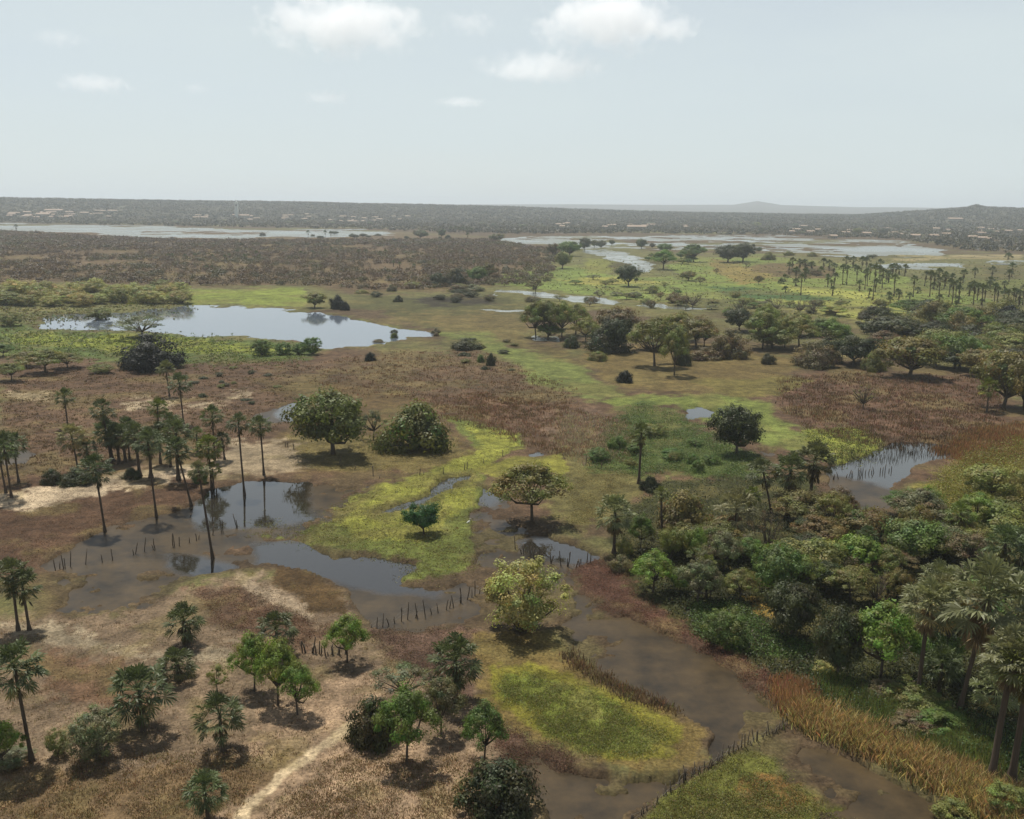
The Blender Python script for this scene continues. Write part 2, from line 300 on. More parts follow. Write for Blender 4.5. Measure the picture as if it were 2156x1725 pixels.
def groundmat():
    m, nt, p, o = mat('ground_soil'); g = N(nt, 'ShaderNodeNewGeometry')
    at = N(nt, 'ShaderNodeAttribute', attribute_name='col'); c = at.outputs['Color']
    for sc, amp, det in ((3.5, .5, 5), (.6, .38, 4), (.16, .28, 4), (.02, .2, 4)):
        nz = N(nt, 'ShaderNodeTexNoise'); nz.inputs['Scale'].default_value = sc; nz.inputs['Detail'].default_value = det; nz.inputs['Roughness'].default_value = .65
        nt.links.new(g.outputs['Position'], nz.inputs['Vector'])
        mr = N(nt, 'ShaderNodeMapRange'); mr.inputs[1].default_value = .3; mr.inputs[2].default_value = .7
        mr.inputs[3].default_value = 1 - amp; mr.inputs[4].default_value = 1 + amp; nt.links.new(nz.outputs[0], mr.inputs[0])
        cb = N(nt, 'ShaderNodeCombineColor')
        for i in range(3): nt.links.new(mr.outputs[0], cb.inputs[i])
        c = mul(nt, c, cb.outputs[0])
    nt.links.new(c, p.inputs['Base Color']); p.inputs['Roughness'].default_value = .92; p.inputs['Specular IOR Level'].default_value = .15
    nz = N(nt, 'ShaderNodeTexNoise'); nz.inputs['Scale'].default_value = 2.2; nz.inputs['Detail'].default_value = 8; nz.inputs['Roughness'].default_value = .7
    nt.links.new(g.outputs['Position'], nz.inputs['Vector'])
    b = N(nt, 'ShaderNodeBump'); b.inputs['Strength'].default_value = .7; b.inputs['Distance'].default_value = .25
    nt.links.new(nz.outputs[0], b.inputs['Height']); nt.links.new(b.outputs[0], p.inputs['Normal'])
    return m
def watermat(name, rgb, rough=.05, scum=0.0, scumrgb=(84, 70, 54), spec=.5, ior=1.33, wscale=.06):
    m, nt, p, o = mat(name); g = N(nt, 'ShaderNodeNewGeometry')
    nz = N(nt, 'ShaderNodeTexNoise'); nz.inputs['Scale'].default_value = wscale; nz.inputs['Detail'].default_value = 5; nz.inputs['Roughness'].default_value = .6
    nt.links.new(g.outputs['Position'], nz.inputs['Vector'])
    mr = N(nt, 'ShaderNodeMapRange'); mr.inputs[1].default_value = .47; mr.inputs[2].default_value = .53
    mr.inputs[3].default_value = 0; mr.inputs[4].default_value = scum; nt.links.new(nz.outputs[0], mr.inputs[0])
    if scum > .5:
        at = N(nt, 'ShaderNodeAttribute', attribute_name='silt'); ad = N(nt, 'ShaderNodeMath', operation='MULTIPLY_ADD'); nt.links.new(nz.outputs[0], ad.inputs[0]); ad.inputs[1].default_value = .9; nt.links.new(at.outputs['Fac'], ad.inputs[2])
        nt.links.new(ad.outputs[0], mr.inputs[0]); mr.inputs[1].default_value = .62; mr.inputs[2].default_value = .95
    mm = N(nt, 'ShaderNodeMix', data_type='RGBA'); nt.links.new(mr.outputs[0], mm.inputs[0])
    mm.inputs[6].default_value = (*lin(rgb), 1); mm.inputs[7].default_value = (*lin(scumrgb), 1)
    nt.links.new(mm.outputs[2], p.inputs['Base Color']); p.inputs['IOR'].default_value = ior; p.inputs['Specular IOR Level'].default_value = spec
    r2 = N(nt, 'ShaderNodeMapRange'); r2.inputs[3].default_value = rough; r2.inputs[4].default_value = .45; nt.links.new(mr.outputs[0], r2.inputs[0])
    nt.links.new(r2.outputs[0], p.inputs['Roughness'])
    if scum > .5:
        r3 = N(nt, 'ShaderNodeMapRange'); r3.inputs[3].default_value = spec; r3.inputs[4].default_value = .09; nt.links.new(mr.outputs[0], r3.inputs[0]); nt.links.new(r3.outputs[0], p.inputs['Specular IOR Level'])
        n3 = N(nt, 'ShaderNodeTexNoise'); n3.inputs['Scale'].default_value = .22; n3.inputs['Detail'].default_value = 6; n3.inputs['Roughness'].default_value = .7; nt.links.new(g.outputs['Position'], n3.inputs['Vector'])
        m3 = N(nt, 'ShaderNodeMapRange'); m3.inputs[1].default_value = .35; m3.inputs[2].default_value = .7; nt.links.new(n3.outputs[0], m3.inputs[0])
        x3 = N(nt, 'ShaderNodeMix', data_type='RGBA'); nt.links.new(m3.outputs[0], x3.inputs[0]); x3.inputs[6].default_value = (*lin((50, 42, 30)), 1); x3.inputs[7].default_value = (*lin((98, 80, 54)), 1)
        nt.links.new(x3.outputs[2], mm.inputs[7])
    n2 = N(nt, 'ShaderNodeTexNoise'); n2.inputs['Scale'].default_value = 1.3; n2.inputs['Detail'].default_value = 3
    nt.links.new(g.outputs['Position'], n2.inputs['Vector'])
    b = N(nt, 'ShaderNodeBump'); b.inputs['Strength'].default_value = .12; b.inputs['Distance'].default_value = .05
    nt.links.new(n2.outputs[0], b.inputs['Height']); nt.links.new(b.outputs[0], p.inputs['Normal'])
    return m
# ------------------------------------------------------------------ terrain
def ridge(az_vx):                        # height of the near hills for each direction (metres)
    X = [-900, 0, 200, 400, 700, 900, 1050, 1200, 1437, 1800, 1870, 1990, 2030, 2050, 2075, 2110, 2160, 2900]
    Z = [50, 48, 47, 44, 42, 38, 34, 27, 19, 15, 24, 38, 42, 50, 43, 43, 41, 48]
    return np.interp(az_vx, X, Z)
def far_ridge(az_vx):
    return np.interp(az_vx, [-900, 0, 1000, 1200, 1400, 1540, 1590, 1640, 1800, 1900, 2156, 2900], [30, 30, 40, 50, 52, 58, 92, 60, 46, 48, 40, 40])
def terrain(x, y, water=None):
    r = np.hypot(x, y); th = np.arctan2(x, y); az = (512 + F * np.tan(np.clip(th, -1.3, 1.3)) / math.cos(PITCH)) * K
    n1 = fbm(x / 9, y / 9, 3, 3); n2 = fbm(x / 2.2, y / 2.2, 9, 3)
    z = .12 + .35 * n1 + .22 * (n2 - .5) + .05
    n3 = fbm(x / 420, y / 420, 21, 4); n4 = fbm(x / 120, y / 120, 33, 3)
    s = sstep(2000, 3300, r); hill = s * ridge(az) * (.86 + .28 * (n3 - .5) * (1 - s) + .14 * n3) + s * 3 * (n4 - .5)
    back = sstep(3400, 4200, r); hill = hill * (1 - back * .7)
    s2 = sstep(6500, 9000, r) * (1 - .5 * sstep(9500, 13000, r)); hill = np.maximum(hill, s2 * far_ridge(az) + 2 * s2 * (n3 - .5))
    z = z + np.where(np.cos(th) > 0, hill, hill * .6)
    if water is not None:
        z = z * (1 - water) + water * -.45
    return z, az
def warp(x, y, vx, vy):
    r = np.hypot(x, y) + 1; th = np.arctan2(x, y); a = th * 26; b = np.log(r) * 26
    wx = (fbm(a, b, 50, 5) - .5); wy = (fbm(a + 40, b, 60, 5) - .5)
    return vx + wx * 46, vy + wy * 22, wx, wy
def classify(x, y):
    vx, vy = project(x, y); vx = np.where(y < 1, -9999, vx)
    qx, qy, wx, wy = warp(x, y, vx, vy)
    px = np.hypot(x, y) ; pm = F * K / np.sqrt(px ** 2 + H ** 2)
    n = fbm(np.arctan2(x, y) * 90, np.log(px + 1) * 90, 70, 4) - .5
    w = np.full(x.shape, -1e3)
    for k in WATER:
        for P in WATER[k]: w = np.maximum(w, sdf(qx, qy, P))
    soft = np.clip(pm * .55, 1.0, 13); nb = fbm(x / 7, y / 7, 91, 4) - .5
    wm = sstep(-1.2, 2.2, (w + (n * 1.6 + nb * 5.5 * np.clip((soft - 2) / 5, 0, 1)) * soft) / soft)
    for P in BARS: w = np.minimum(w, -sdf(qx, qy, P))
    wm = np.minimum(wm, sstep(-1.5, 2.2, w))
    cl = np.full(x.shape, -1e3)
    for P in CLEAR: cl = np.maximum(cl, sdf(qx, qy, P))
    fl = np.full(x.shape, -1e3)
    for P in WATER['flood_water'][:3]: fl = np.maximum(fl, sdf(qx, qy, P))
    sh = fbm(x / 11, y / 11, 131, 5) + .35 * (fbm(x / 1.6, y / 1.6, 137, 3) - .5) + .10 * sstep(60, 0, fl) * (fl > 0)
    sh = sstep(.57, .66, sh) * (fl > 0) * sstep(5, -15, cl) * (px < 260)
    wm = wm * (1 - .72 * sh)
    col = np.zeros(x.shape + (3,)) + lin((92, 76, 56))
    g1 = fbm(np.arctan2(x, y) * 14, np.log(px + 1) * 14, 80, 4)
    alt = lin((104, 100, 62)); col = col + (alt - col) * sstep(.45, .65, g1)[..., None]
    hz = sstep(1850, 2300, px)[..., None]; col = col * (1 - hz) + hz * (lin((84, 80, 64)) * (.75 + .5 * fbm(x / 90, y / 90, 5, 4))[..., None])
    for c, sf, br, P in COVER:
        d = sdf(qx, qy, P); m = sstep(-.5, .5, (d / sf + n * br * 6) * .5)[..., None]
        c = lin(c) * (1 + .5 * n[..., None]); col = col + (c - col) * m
    g3 = sstep(.5, .66, fbm(np.arctan2(x, y) * 24, np.log(px + 1) * 24, 180, 5))[..., None] * .42 * sstep(1500, 900, px)[..., None]
    col = col + (lin((118, 106, 64)) - col) * g3
    wet = sstep(-26, 8, w + nb * 40 * np.clip((soft - 2) / 6, 0, 1))[..., None] * sstep(3, 9, soft)[..., None]; mud = lin((84, 68, 52)); green = (col[..., 1:2] > col[..., 0:1] * 1.02)
    col = col + (mud - col) * wet * np.where(green, .15, .6)
    return wm, np.clip(col * 1.0, .005, .7)
def build_ground():
    dense = np.arange(-.66, .66, .00125); side = np.concatenate([np.linspace(.66, math.pi, 60)[1:]])
    th = np.concatenate([-side[::-1][1:], dense, side]); 
    rr = np.concatenate([np.array([.5, 3, 8, 15, 22, 30, 36, 41]), np.exp(np.arange(math.log(45), math.log(16000), .0058))])
    T, R = np.meshgrid(th, rr); x = R * np.sin(T); y = R * np.cos(T)
    wm, col = classify(x, y); z, az = terrain(x, y, wm)
    nr, nc = x.shape; V = np.stack([x, y, z], -1).reshape(-1, 3)
    i = np.arange(nr - 1)[:, None] * nc; j = np.arange(nc)[None, :]; j2 = (j + 1) % nc
    Q = np.stack([i + j, i + nc + j, i + nc + j2, i + j2], -1).reshape(-1, 4)
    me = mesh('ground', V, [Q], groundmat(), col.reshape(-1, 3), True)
    tag(obj('ground', me), kind='structure')
build_ground()
WM = {'pond': watermat('pond_water', (104, 114, 126), .04, 0, ior=1.5, spec=.6), 'far_lake': watermat('lake_water', (120, 124, 118), .22, .5, (118, 128, 96), ior=1.33, wscale=.012),
      'river': watermat('river_water', (130, 132, 124), .15, .4, (120, 118, 100)), 'flood_water': watermat('flood_water', (52, 48, 42), .03, .9, (66, 52, 36), ior=1.6)}
for k, polys in WATER.items():
    mb = MB()
    for P in polys:
        P = np.array(P, float); c = P.mean(0); Q = []
        hz = horizon(P[:, 0]) + 24
        G = ground(P[:, 0], np.maximum(P[:, 1], hz)); cg = G.mean(0)
        # convex-ish cover sheet: bounding quad of the pool, the basin in the ground cuts its shore
        mar = np.clip(np.ptp(G, axis=0) * .06, 2, 40); lo = G.min(0) - mar; hi = G.max(0) + mar
        mb.add([(lo[0], lo[1], 0), (hi[0], lo[1], 0), (hi[0], hi[1], 0), (lo[0], hi[1], 0)], [(0, 1, 2, 3)])
    # avoid overlapping coplanar sheets: merge into non-overlapping tiles
    rects = [(v[0][0], v[0][1], v[2][0], v[2][1]) for v in mb.V]
    mb2 = MB(); done = []
    for r in rects:
        parts = [r]
        for q in done:
            nxt = []
            for p in parts:
                if p[2] <= q[0] or p[0] >= q[2] or p[3] <= q[1] or p[1] >= q[3]: nxt.append(p); continue
                if p[0] < q[0]: nxt.append((p[0], p[1], q[0], p[3]))
                if p[2] > q[2]: nxt.append((q[2], p[1], p[2], p[3]))
                a, b = max(p[0], q[0]), min(p[2], q[2])
                if p[1] < q[1]: nxt.append((a, p[1], b, q[1]))
                if p[3] > q[3]: nxt.append((a, q[3], b, p[3]))
            parts = nxt
        for p in parts: mb2.add([(p[0], p[1], 0), (p[2], p[1], 0), (p[2], p[3], 0), (p[0], p[3], 0)], [(0, 1, 2, 3)])
        done.append(r)
    if k == 'flood_water':
        Vs = []; Qs = []; n0 = 0
        for v in mb2.V:
            nx = max(int((v[2][0] - v[0][0]) / 1.2), 1) + 1; ny = max(int((v[2][1] - v[0][1]) / 1.2), 1) + 1
            X, Y = np.meshgrid(np.linspace(v[0][0], v[2][0], nx), np.linspace(v[0][1], v[2][1], ny)); Vs.append(np.stack([X.ravel(), Y.ravel(), 0 * X.ravel()], 1))
            i = np.arange(ny - 1)[:, None] * nx; j = np.arange(nx - 1)[None]; Qs.append(np.stack([i + j, i + j + 1, i + nx + j + 1, i + nx + j], -1).reshape(-1, 4) + n0); n0 += nx * ny
        Vs = np.concatenate(Vs); me = mesh(k, Vs, [np.concatenate(Qs)], WM[k]); vx, vy = project(Vs[:, 0], Vs[:, 1]); vx = np.where(Vs[:, 1] < 1, -9e3, vx)
        qx, qy, _, _ = warp(Vs[:, 0], Vs[:, 1], vx, vy); sm = np.full(len(Vs), -1e3)
        for P in CLEAR: sm = np.maximum(sm, sdf(qx, qy, P))
        a = me.attributes.new('silt', 'FLOAT', 'POINT'); a.data.foreach_set('value', (.62 - .62 * sstep(-30, 18, sm)).astype(np.float32))
    else: me = mb2.build(k, WM[k], smooth=False)
    o = obj(k, me); tag(o, kind='structure')
    o.location.z = {'pond': 0, 'far_lake': .012, 'river': .008, 'flood_water': .004}[k]

# ------------------------------------------------------------------ loose ground plants (uncountable)
def sample(P, n, rng):
    P = np.array(P, float); lo = P.min(0); hi = P.max(0); out = []
    m = 0
    while m < n:
        q = rng.uniform(lo, hi, (n * 2, 2)); q = q[inside(q[:, 0], q[:, 1], P)]; out.append(q); m += len(q)
        if len(q) == 0: break
    return np.concatenate(out)[:n]
def zat(G):
    wm, _ = classify(G[:, 0], G[:, 1]); z, _ = terrain(G[:, 0], G[:, 1], wm); return z, wm
def grass(name, areas, label, cat, seed, M=M_grass):
    rng = np.random.default_rng(seed); Vs = []; Qs = []; Cs = []; n0 = 0
    for P, n, h, w, nb, colr, var, lean, typ in areas:
        q = sample(P, n, rng); q = q + rng.normal(0, 5, q.shape) * [1.4, .7] * (2.2 if name == 'marsh_plants' else 1); G = ground(q[:, 0], q[:, 1])
        th = np.arctan2(G[:, 0], G[:, 1]); lr = np.log(np.hypot(G[:, 0], G[:, 1]))
        keep = fbm(th * 60, lr * 60, seed, 3) + rng.uniform(-.25, .25, len(G)) > .42; keep &= ~inside(q[:, 0], q[:, 1], PATH) if name == 'dry_grass' else True
        G = G[keep]; n = len(G)
        z, wm = zat(G); 
        if typ != 'reed' and name != 'marsh_plants': k2 = wm < .55; G = G[k2]; z = z[k2]; n = len(G)
        hh = h * rng.uniform(.5, 1.3, n); idx = np.repeat(np.arange(n), nb); r = np.hypot(G[:, 0], G[:, 1])
        sc = np.clip(r / 160, 1, 3)
        sp = (.45 * h + .1)
        B = np.concatenate([G, np.maximum(z, .0 if name == 'marsh_plants' else -.1)[:, None] - .03], 1)[idx]; B[:, :2] += rng.normal(0, 1, (len(idx), 2)) * sp
        if typ == 'leaf':
            B[:, 2] += rng.uniform(0.1, 1, len(idx)) * hh[idx]
            Nr = unit(rng.normal(size=(len(idx), 3)) + [0, 0, 1.0]); L = w * rng.uniform(.7, 1.4, len(idx)) * sc[idx]
            V, Q = quads(B, Nr, L, L * .6, rng); k = 4
        else:
            V, Q = blades(B, hh[idx] * rng.uniform(.6, 1.1, len(idx)), np.full(len(idx), w) * sc[idx], np.full(len(idx), lean) * rng.uniform(.2, 1.4, len(idx)), rng); k = 5
        c = lin(colr) * (1 + var * rng.normal(0, .5, (n, 1))) * (1 + .12 * rng.normal(0, 1, (n, 3)))
        c = np.clip(c, .01, .8)[idx] * rng.uniform(.75, 1.25, (len(idx), 1))
        Vs.append(V); Qs.append((Q + n0, k)); n0 += len(V); Cs.append(np.repeat(c, k, 0))
    Fs = [np.concatenate([q for q, k in Qs if k == kk]) for kk in (4, 5) if any(k == kk for _, k in Qs)]
    o = obj(name, mesh(name, np.concatenate(Vs), Fs, M, np.concatenate(Cs))); o.color = (1, 1, 1, 1)
    tag(o, label, cat, kind='stuff'); return o
def cov(c): return [k[3] for k in COVER if k[0] == c][0]
PATH = [(495,1740),(535,1680),(585,1628),(645,1586),(700,1546),(745,1515),(755,1538),(712,1570),(665,1608),(605,1655),(560,1698),(530,1745)]
FG = [(-60,1310),(240,1300),(380,1250),(520,1215),(720,1250),(800,1330),(1000,1335),(1010,1500),(1060,1560),(1130,1760),(-60,1760)]
grass('dry_grass', [
  (FG, 10000, .16, .05, 5, (150,126,98), .5, .6, 'b'), (FG, 3500, .22, .10, 5, (136,112,86), .4, .6, 'leaf'),
  ([(0,1600),(560,1590),(640,1600),(520,1720),(0,1760)], 2500, .18, .06, 5, (146,122,86), .5, .6, 'b'),
  ([(700,1600),(1000,1600),(1100,1760),(540,1760)], 6000, .18, .05, 5, (160,134,100), .5, .6, 'b'),
  ([(0,1010),(430,1000),(420,1070),(160,1150),(90,1190),(0,1240)], 7000, .18, .09, 5, (106,80,60), .5, .6, 'leaf'),
  ([(0,770),(640,760),(600,900),(480,950),(0,1010)], 9000, .3, .08, 5, (112,92,64), .6, .5, 'b'),
  ([(600,925),(760,925),(960,930),(980,965),(860,1000),(620,990)], 3500, .25, .1, 5, (140,126,72), .5, .5, 'leaf'),
  ([(400,1240),(520,1250),(700,1330),(640,1370),(470,1330)], 2500, .2, .1, 5, (112,82,64), .5, .5, 'leaf')],
  'short dry brown grass and litter over the sandy ground', 'grass', 11)
grass('brown_reeds', [
  ([(600,780),(800,745),(1000,740),(1110,780),(1220,830),(1190,880),(1050,890),(920,850),(700,830)], 5000, .45, .07, 5, (132,104,82), .5, .3, 'reed'),
  ([(870,850),(1000,830),(1200,860),(1350,900),(1330,980),(1160,960),(1010,905),(900,880)], 5000, .5, .07, 6, (146,116,92), .5, .3, 'reed'),
  ([(1180,870),(1310,890),(1330,960),(1230,985),(1170,930)], 3500, .6, .07, 6, (200,178,156), .5, .3, 'reed'),
  ([(1640,800),(1800,790),(2110,800),(2110,900),(1990,945),(1800,940),(1700,905),(1640,860)], 6000, .6, .08, 6, (138,110,88), .5, .35, 'reed'),
  ([(1850,920),(2010,925),(2000,965),(1900,970),(1760,985),(1750,975)], 500, 1.0, .06, 3, (70,62,56), .4, .2, 'reed'),
  ([(1960,950),(2050,915),(2156,895),(2156,985),(2040,985)], 3000, .8, .09, 6, (170,130,94), .5, .3, 'reed'),
  ([(1200,985),(1330,1010),(1280,1090),(1200,1120)], 2500, .5, .1, 5, (120,104,60), .5, .5, 'leaf'),
  ([(1190,1370),(1230,1400),(1310,1450),(1420,1500),(1410,1512),(1290,1462),(1200,1400)], 260, .55, .08, 10, (140,116,92), .4, .5, 'reed'),
  ([(1180,1190),(1290,1180),(1400,1300),(1560,1390),(1700,1480),(1680,1530),(1600,1470),(1500,1400),(1360,1340),(1240,1270)], 6000, .35, .09, 6, (120,84,68), .5, .5, 'leaf'),
  ([(1010,1510),(1080,1545),(1200,1600),(1230,1640),(1160,1700),(1080,1640)], 2500, .4, .09, 7, (116,88,72), .5, .5, 'leaf'),
  ([(760,1330),(1000,1330),(1010,1400),(900,1440),(830,1400)], 2500, .3, .09, 6, (108,86,70), .5, .5, 'leaf')],
  'tangled brown reeds and dead marsh plants on the flats', 'reeds', 12)
grass('marsh_plants', [
  (cov((100,118,50)), 12000, .12, .12, 5, (128,136,62), .5, .5, 'leaf'),
  ([(1060,1430),(1110,1425),(1170,1450),(1260,1470),(1340,1520),(1400,1560),(1350,1600),(1230,1595),(1150,1550),(1130,1500),(1050,1470)], 9000, .2, .09, 7, (122,136,54), .5, .5, 'leaf'),
  ([(990,1350),(1150,1350),(1300,1465),(1490,1555),(1390,1635),(1200,1580),(1015,1480)], 4000, .08, .08, 4, (132,112,66), .5, .5, 'leaf'),
  ([(1340,1760),(1450,1650),(1550,1592),(1610,1598),(1640,1640),(1800,1760)], 7000, .18, .09, 7, (120,128,54), .5, .5, 'leaf'),
  (cov((126,142,54)), 3000, .2, .2, 4, (126,144,64), .4, .5, 'leaf'),
  ([(0,700),(250,705),(440,716),(640,738),(640,762),(400,770),(120,745),(0,750)], 5000, .3, .22, 5, (108,130,54), .5, .5, 'leaf'),
  ([(-40,640),(240,640),(400,640),(390,650),(240,662),(60,682),(-40,700)], 2000, .3, .25, 5, (116,126,62), .5, .5, 'leaf'),
  ([(1040,580),(1300,540),(2156,545),(2156,660),(1640,660),(1300,630)], 4500, .35, .25, 4, (118,132,70), .6, .5, 'leaf')],
  'low yellow-green marsh plants floating and creeping at the waterside', 'marsh plants', 13, M_leaf)
grass('undergrowth', [
  ([(1240,990),(1290,890),(1350,850),(1430,880),(1520,930),(1600,965),(1590,1020),(1420,1000),(1330,1010)], 8000, .7, .16, 8, (98,130,56), .6, .5, 'leaf'),
  ([(1290,1110),(1400,1020),(1700,1000),(1760,1080),(1900,1090),(2156,1000),(2156,1600),(1700,1480),(1560,1390),(1400,1290)], 16000, .8, .2, 7, (72,84,42), .6, .5, 'leaf'),
  ([(1460,1280),(1560,1280),(1620,1340),(1710,1375),(1690,1392),(1560,1380),(1470,1345)], 5000, .6, .16, 8, (98,132,58), .5, .5, 'leaf'),
  ([(1960,1040),(2000,990),(2060,960),(2156,930),(2156,1090),(1980,1090)], 5000, 1.3, .18, 8, (146,140,62), .5, .5, 'leaf'),
  ([(1700,1420),(1880,1460),(2156,1560),(2156,1640),(1900,1580),(1740,1500)], 6000, .9, .14, 8, (66,98,40), .5, .5, 'leaf')],
  'thick low green undergrowth between the trees of the grove', 'undergrowth', 14, M_leaf)
BAND = [(1655,1500),(1720,1495),(1800,1530),(1900,1580),(2000,1620),(2070,1660),(2170,1705),(2170,1755),(2080,1725),(1990,1672),(1900,1630),(1800,1585),(1700,1538)]
grass('golden_reeds', [
  (BAND, 3000, 1.05, .05, 12, (236,204,144), .6, .6, 'reed'),
  (BAND, 2200, 1.0, .06, 10, (170,140,98), .6, .6, 'reed'), (BAND, 2500, .9, .06, 9, (120,134,70), .6, .6, 'reed'),
  ([(1640,1440),(1700,1450),(1720,1530),(1660,1510)], 1500, .9, .06, 8, (196,152,116), .4, .25, 'reed'),
  ([(1740,1440),(1900,1490),(2070,1560),(2110,1640),(1960,1600),(1790,1510),(1735,1480)], 5000, 1.0, .07, 8, (140,162,84), .45, .25, 'reed')],
  'band of tall golden dry reeds along the bottom right bank', 'reeds', 15)

# ------------------------------------------------------------------ trees
def make_crown(kind, rng):
    """unit crown: radius 1, total height 1; returns leaf V,Q,C and trunk MB"""
    tb = MB()
    P = dict(round=(80, .25, 130, .072, .26, 1.7), dome=(80, .25, 120, .072, .0, 1.1), umbrella=(75, .21, 150, .060, .38, 2.3), willow=(120, .17, 100, .05, .02, 1.8), bare=(46, .12, 26, .035, .28, 1.9), airy=(46, .18, 100, .05, .40, 2.2))[kind]
    n, cr, nl, ls, z0, A = P
    u = unit(rng.normal(size=(n, 3))); u[:, 2] = np.abs(u[:, 2]) if kind in ('dome', 'umbrella', 'airy') else u[:, 2]
    rad = rng.uniform(.45, 1, n) ** .5
    C = u * rad[:, None] * rng.uniform(.78, 1.18, (n, 1))
    sec = rng.uniform(0, 6.283); C *= (1 - .28 * np.exp(-((np.arctan2(np.sin(np.arctan2(C[:, 1], C[:, 0]) - sec), np.cos(np.arctan2(C[:, 1], C[:, 0]) - sec)) / .5) ** 2)))[:, None]
    lob = 1 + .22 * np.sin(np.arctan2(C[:, 1], C[:, 0]) * 3 + rng.uniform(0, 6)) ; C[:, :2] *= (lob * .84)[:, None]
    if kind in ('round',): C[:, 2] = z0 + (1 - z0) * (.5 + .46 * C[:, 2])
    elif kind == 'willow':
        C[:, 2] = .02 + .93 * (.5 + .5 * C[:, 2]); C[:, :2] *= (.85 + .2 * C[:, 2:3])
    elif kind == 'bare': C[:, 2] = z0 + (1 - z0) * (.5 + .5 * C[:, 2])
    elif kind == 'dome': C[:, 2] = C[:, 2] * .9 + .04
    else:
        rh = np.sqrt(rng.uniform(0, 1, n)); az = rng.uniform(0, 6.283, n); wob = 1 + .2 * np.sin(az * 2 + rng.uniform(0, 6)) + .12 * np.sin(az * 5)
        C = np.stack([np.cos(az) * rh * wob * .85, np.sin(az) * rh * wob * .85, z0 + (.95 - z0) * (1 - rh ** 2.2 * .75) * rng.uniform(.45, 1, n) ** .6], 1)
    idx = np.repeat(np.arange(n), nl); d = unit(rng.normal(size=(len(idx), 3)))
    r = cr * rng.uniform(.35, 1.15, len(idx)) * rng.uniform(.5, 1.45, n)[idx]
    Pp = C[idx] + d * r[:, None] * [1, 1, .8 / A]; Pp[:, 2] = np.maximum(Pp[:, 2], .02)
    out = unit(Pp - [0, 0, z0 + .25]); Nr = unit(1.3 * d + .8 * out + [0, 0, .4] + .45 * rng.normal(size=d.shape))
    L = ls * rng.uniform(.7, 1.5, len(idx)); V, Q = quads(Pp * [1, 1, A], Nr, L, L * .62, rng); V = V * [1, 1, 1 / A]
    tone = rng.uniform(.72, 1.28, n)[idx] * rng.uniform(.8, 1.2, len(idx))
    hue = 1 + .10 * rng.normal(size=(n, 3))[idx]
    C3 = np.repeat(tone[:, None] * hue, 4, 0)
    fork = max(z0 * .75, .12) if kind != 'willow' else .03
    if kind in ('dome',): fork = .08
    tr = .055 if kind in ('round', 'dome') else .040
    x0, y0 = rng.normal(0, .03, 2)
    tb.tube([(0, 0, -.03), (x0 * .3, y0 * .3, fork * .3), (x0, y0, fork)], [tr * 1.35, tr, tr * .85], 7)
    m = {'bare': 26, 'airy': 18, 'umbrella': 14, 'willow': 14, 'round': 9, 'dome': 7}[kind]
    for i in rng.permutation(n)[:m]:
        c = C[i]; mid = np.array([x0, y0, fork]) * .5 + c * .5 + [0, 0, -.04] + rng.normal(0, .03, 3)
        tb.tube([(x0, y0, fork * .96), mid, c], [tr * .6, tr * .38, tr * .12], 5)
        if kind in ('bare', 'airy', 'umbrella'):
            for _ in range(3 if kind == 'bare' else 1):
                e = c + unit(rng.normal(size=3)) * [.2, .2, .16] + [0, 0, .05]; tb.tube([mid * .4 + c * .6, e], [tr * .2, tr * .06], 4)
    return V, Q, C3, tb
PROTO = {}
def protos():
    for kind, cnt in (('round', 4), ('dome', 4), ('umbrella', 5), ('willow', 3), ('bare', 3), ('airy', 3)):
        for i in range(cnt):
            rng = np.random.default_rng(100 + i * 7 + len(kind) * 31); V, Q, C, tb = make_crown(kind, rng)
            rr = np.percentile(np.hypot(V[:, 0], V[:, 1]), 96); hh = np.percentile(V[:, 2], 99.6); f = np.array([1 / rr, 1 / rr, 1 / hh])
            tb.V = [v * f for v in tb.V]
            PROTO[kind, i] = (mesh('crown', V * f, [Q], M_leaf, C), tb.build('trunk', M_bark))
    for i in range(7):
        PROTO['palm', i] = palm_mesh(np.random.default_rng(300 + i), (56, 48, 60, 56, 50, 46, 54)[i], 13, i in (3, 6))
    PROTO['far', 0] = palm_mesh(np.random.default_rng(400), 32, 7, False); PROTO['far', 1] = palm_mesh(np.random.default_rng(401), 30, 7, False)
    for i in range(3): PROTO['trunkp', i] = palm_trunk(np.random.default_rng(500 + i))
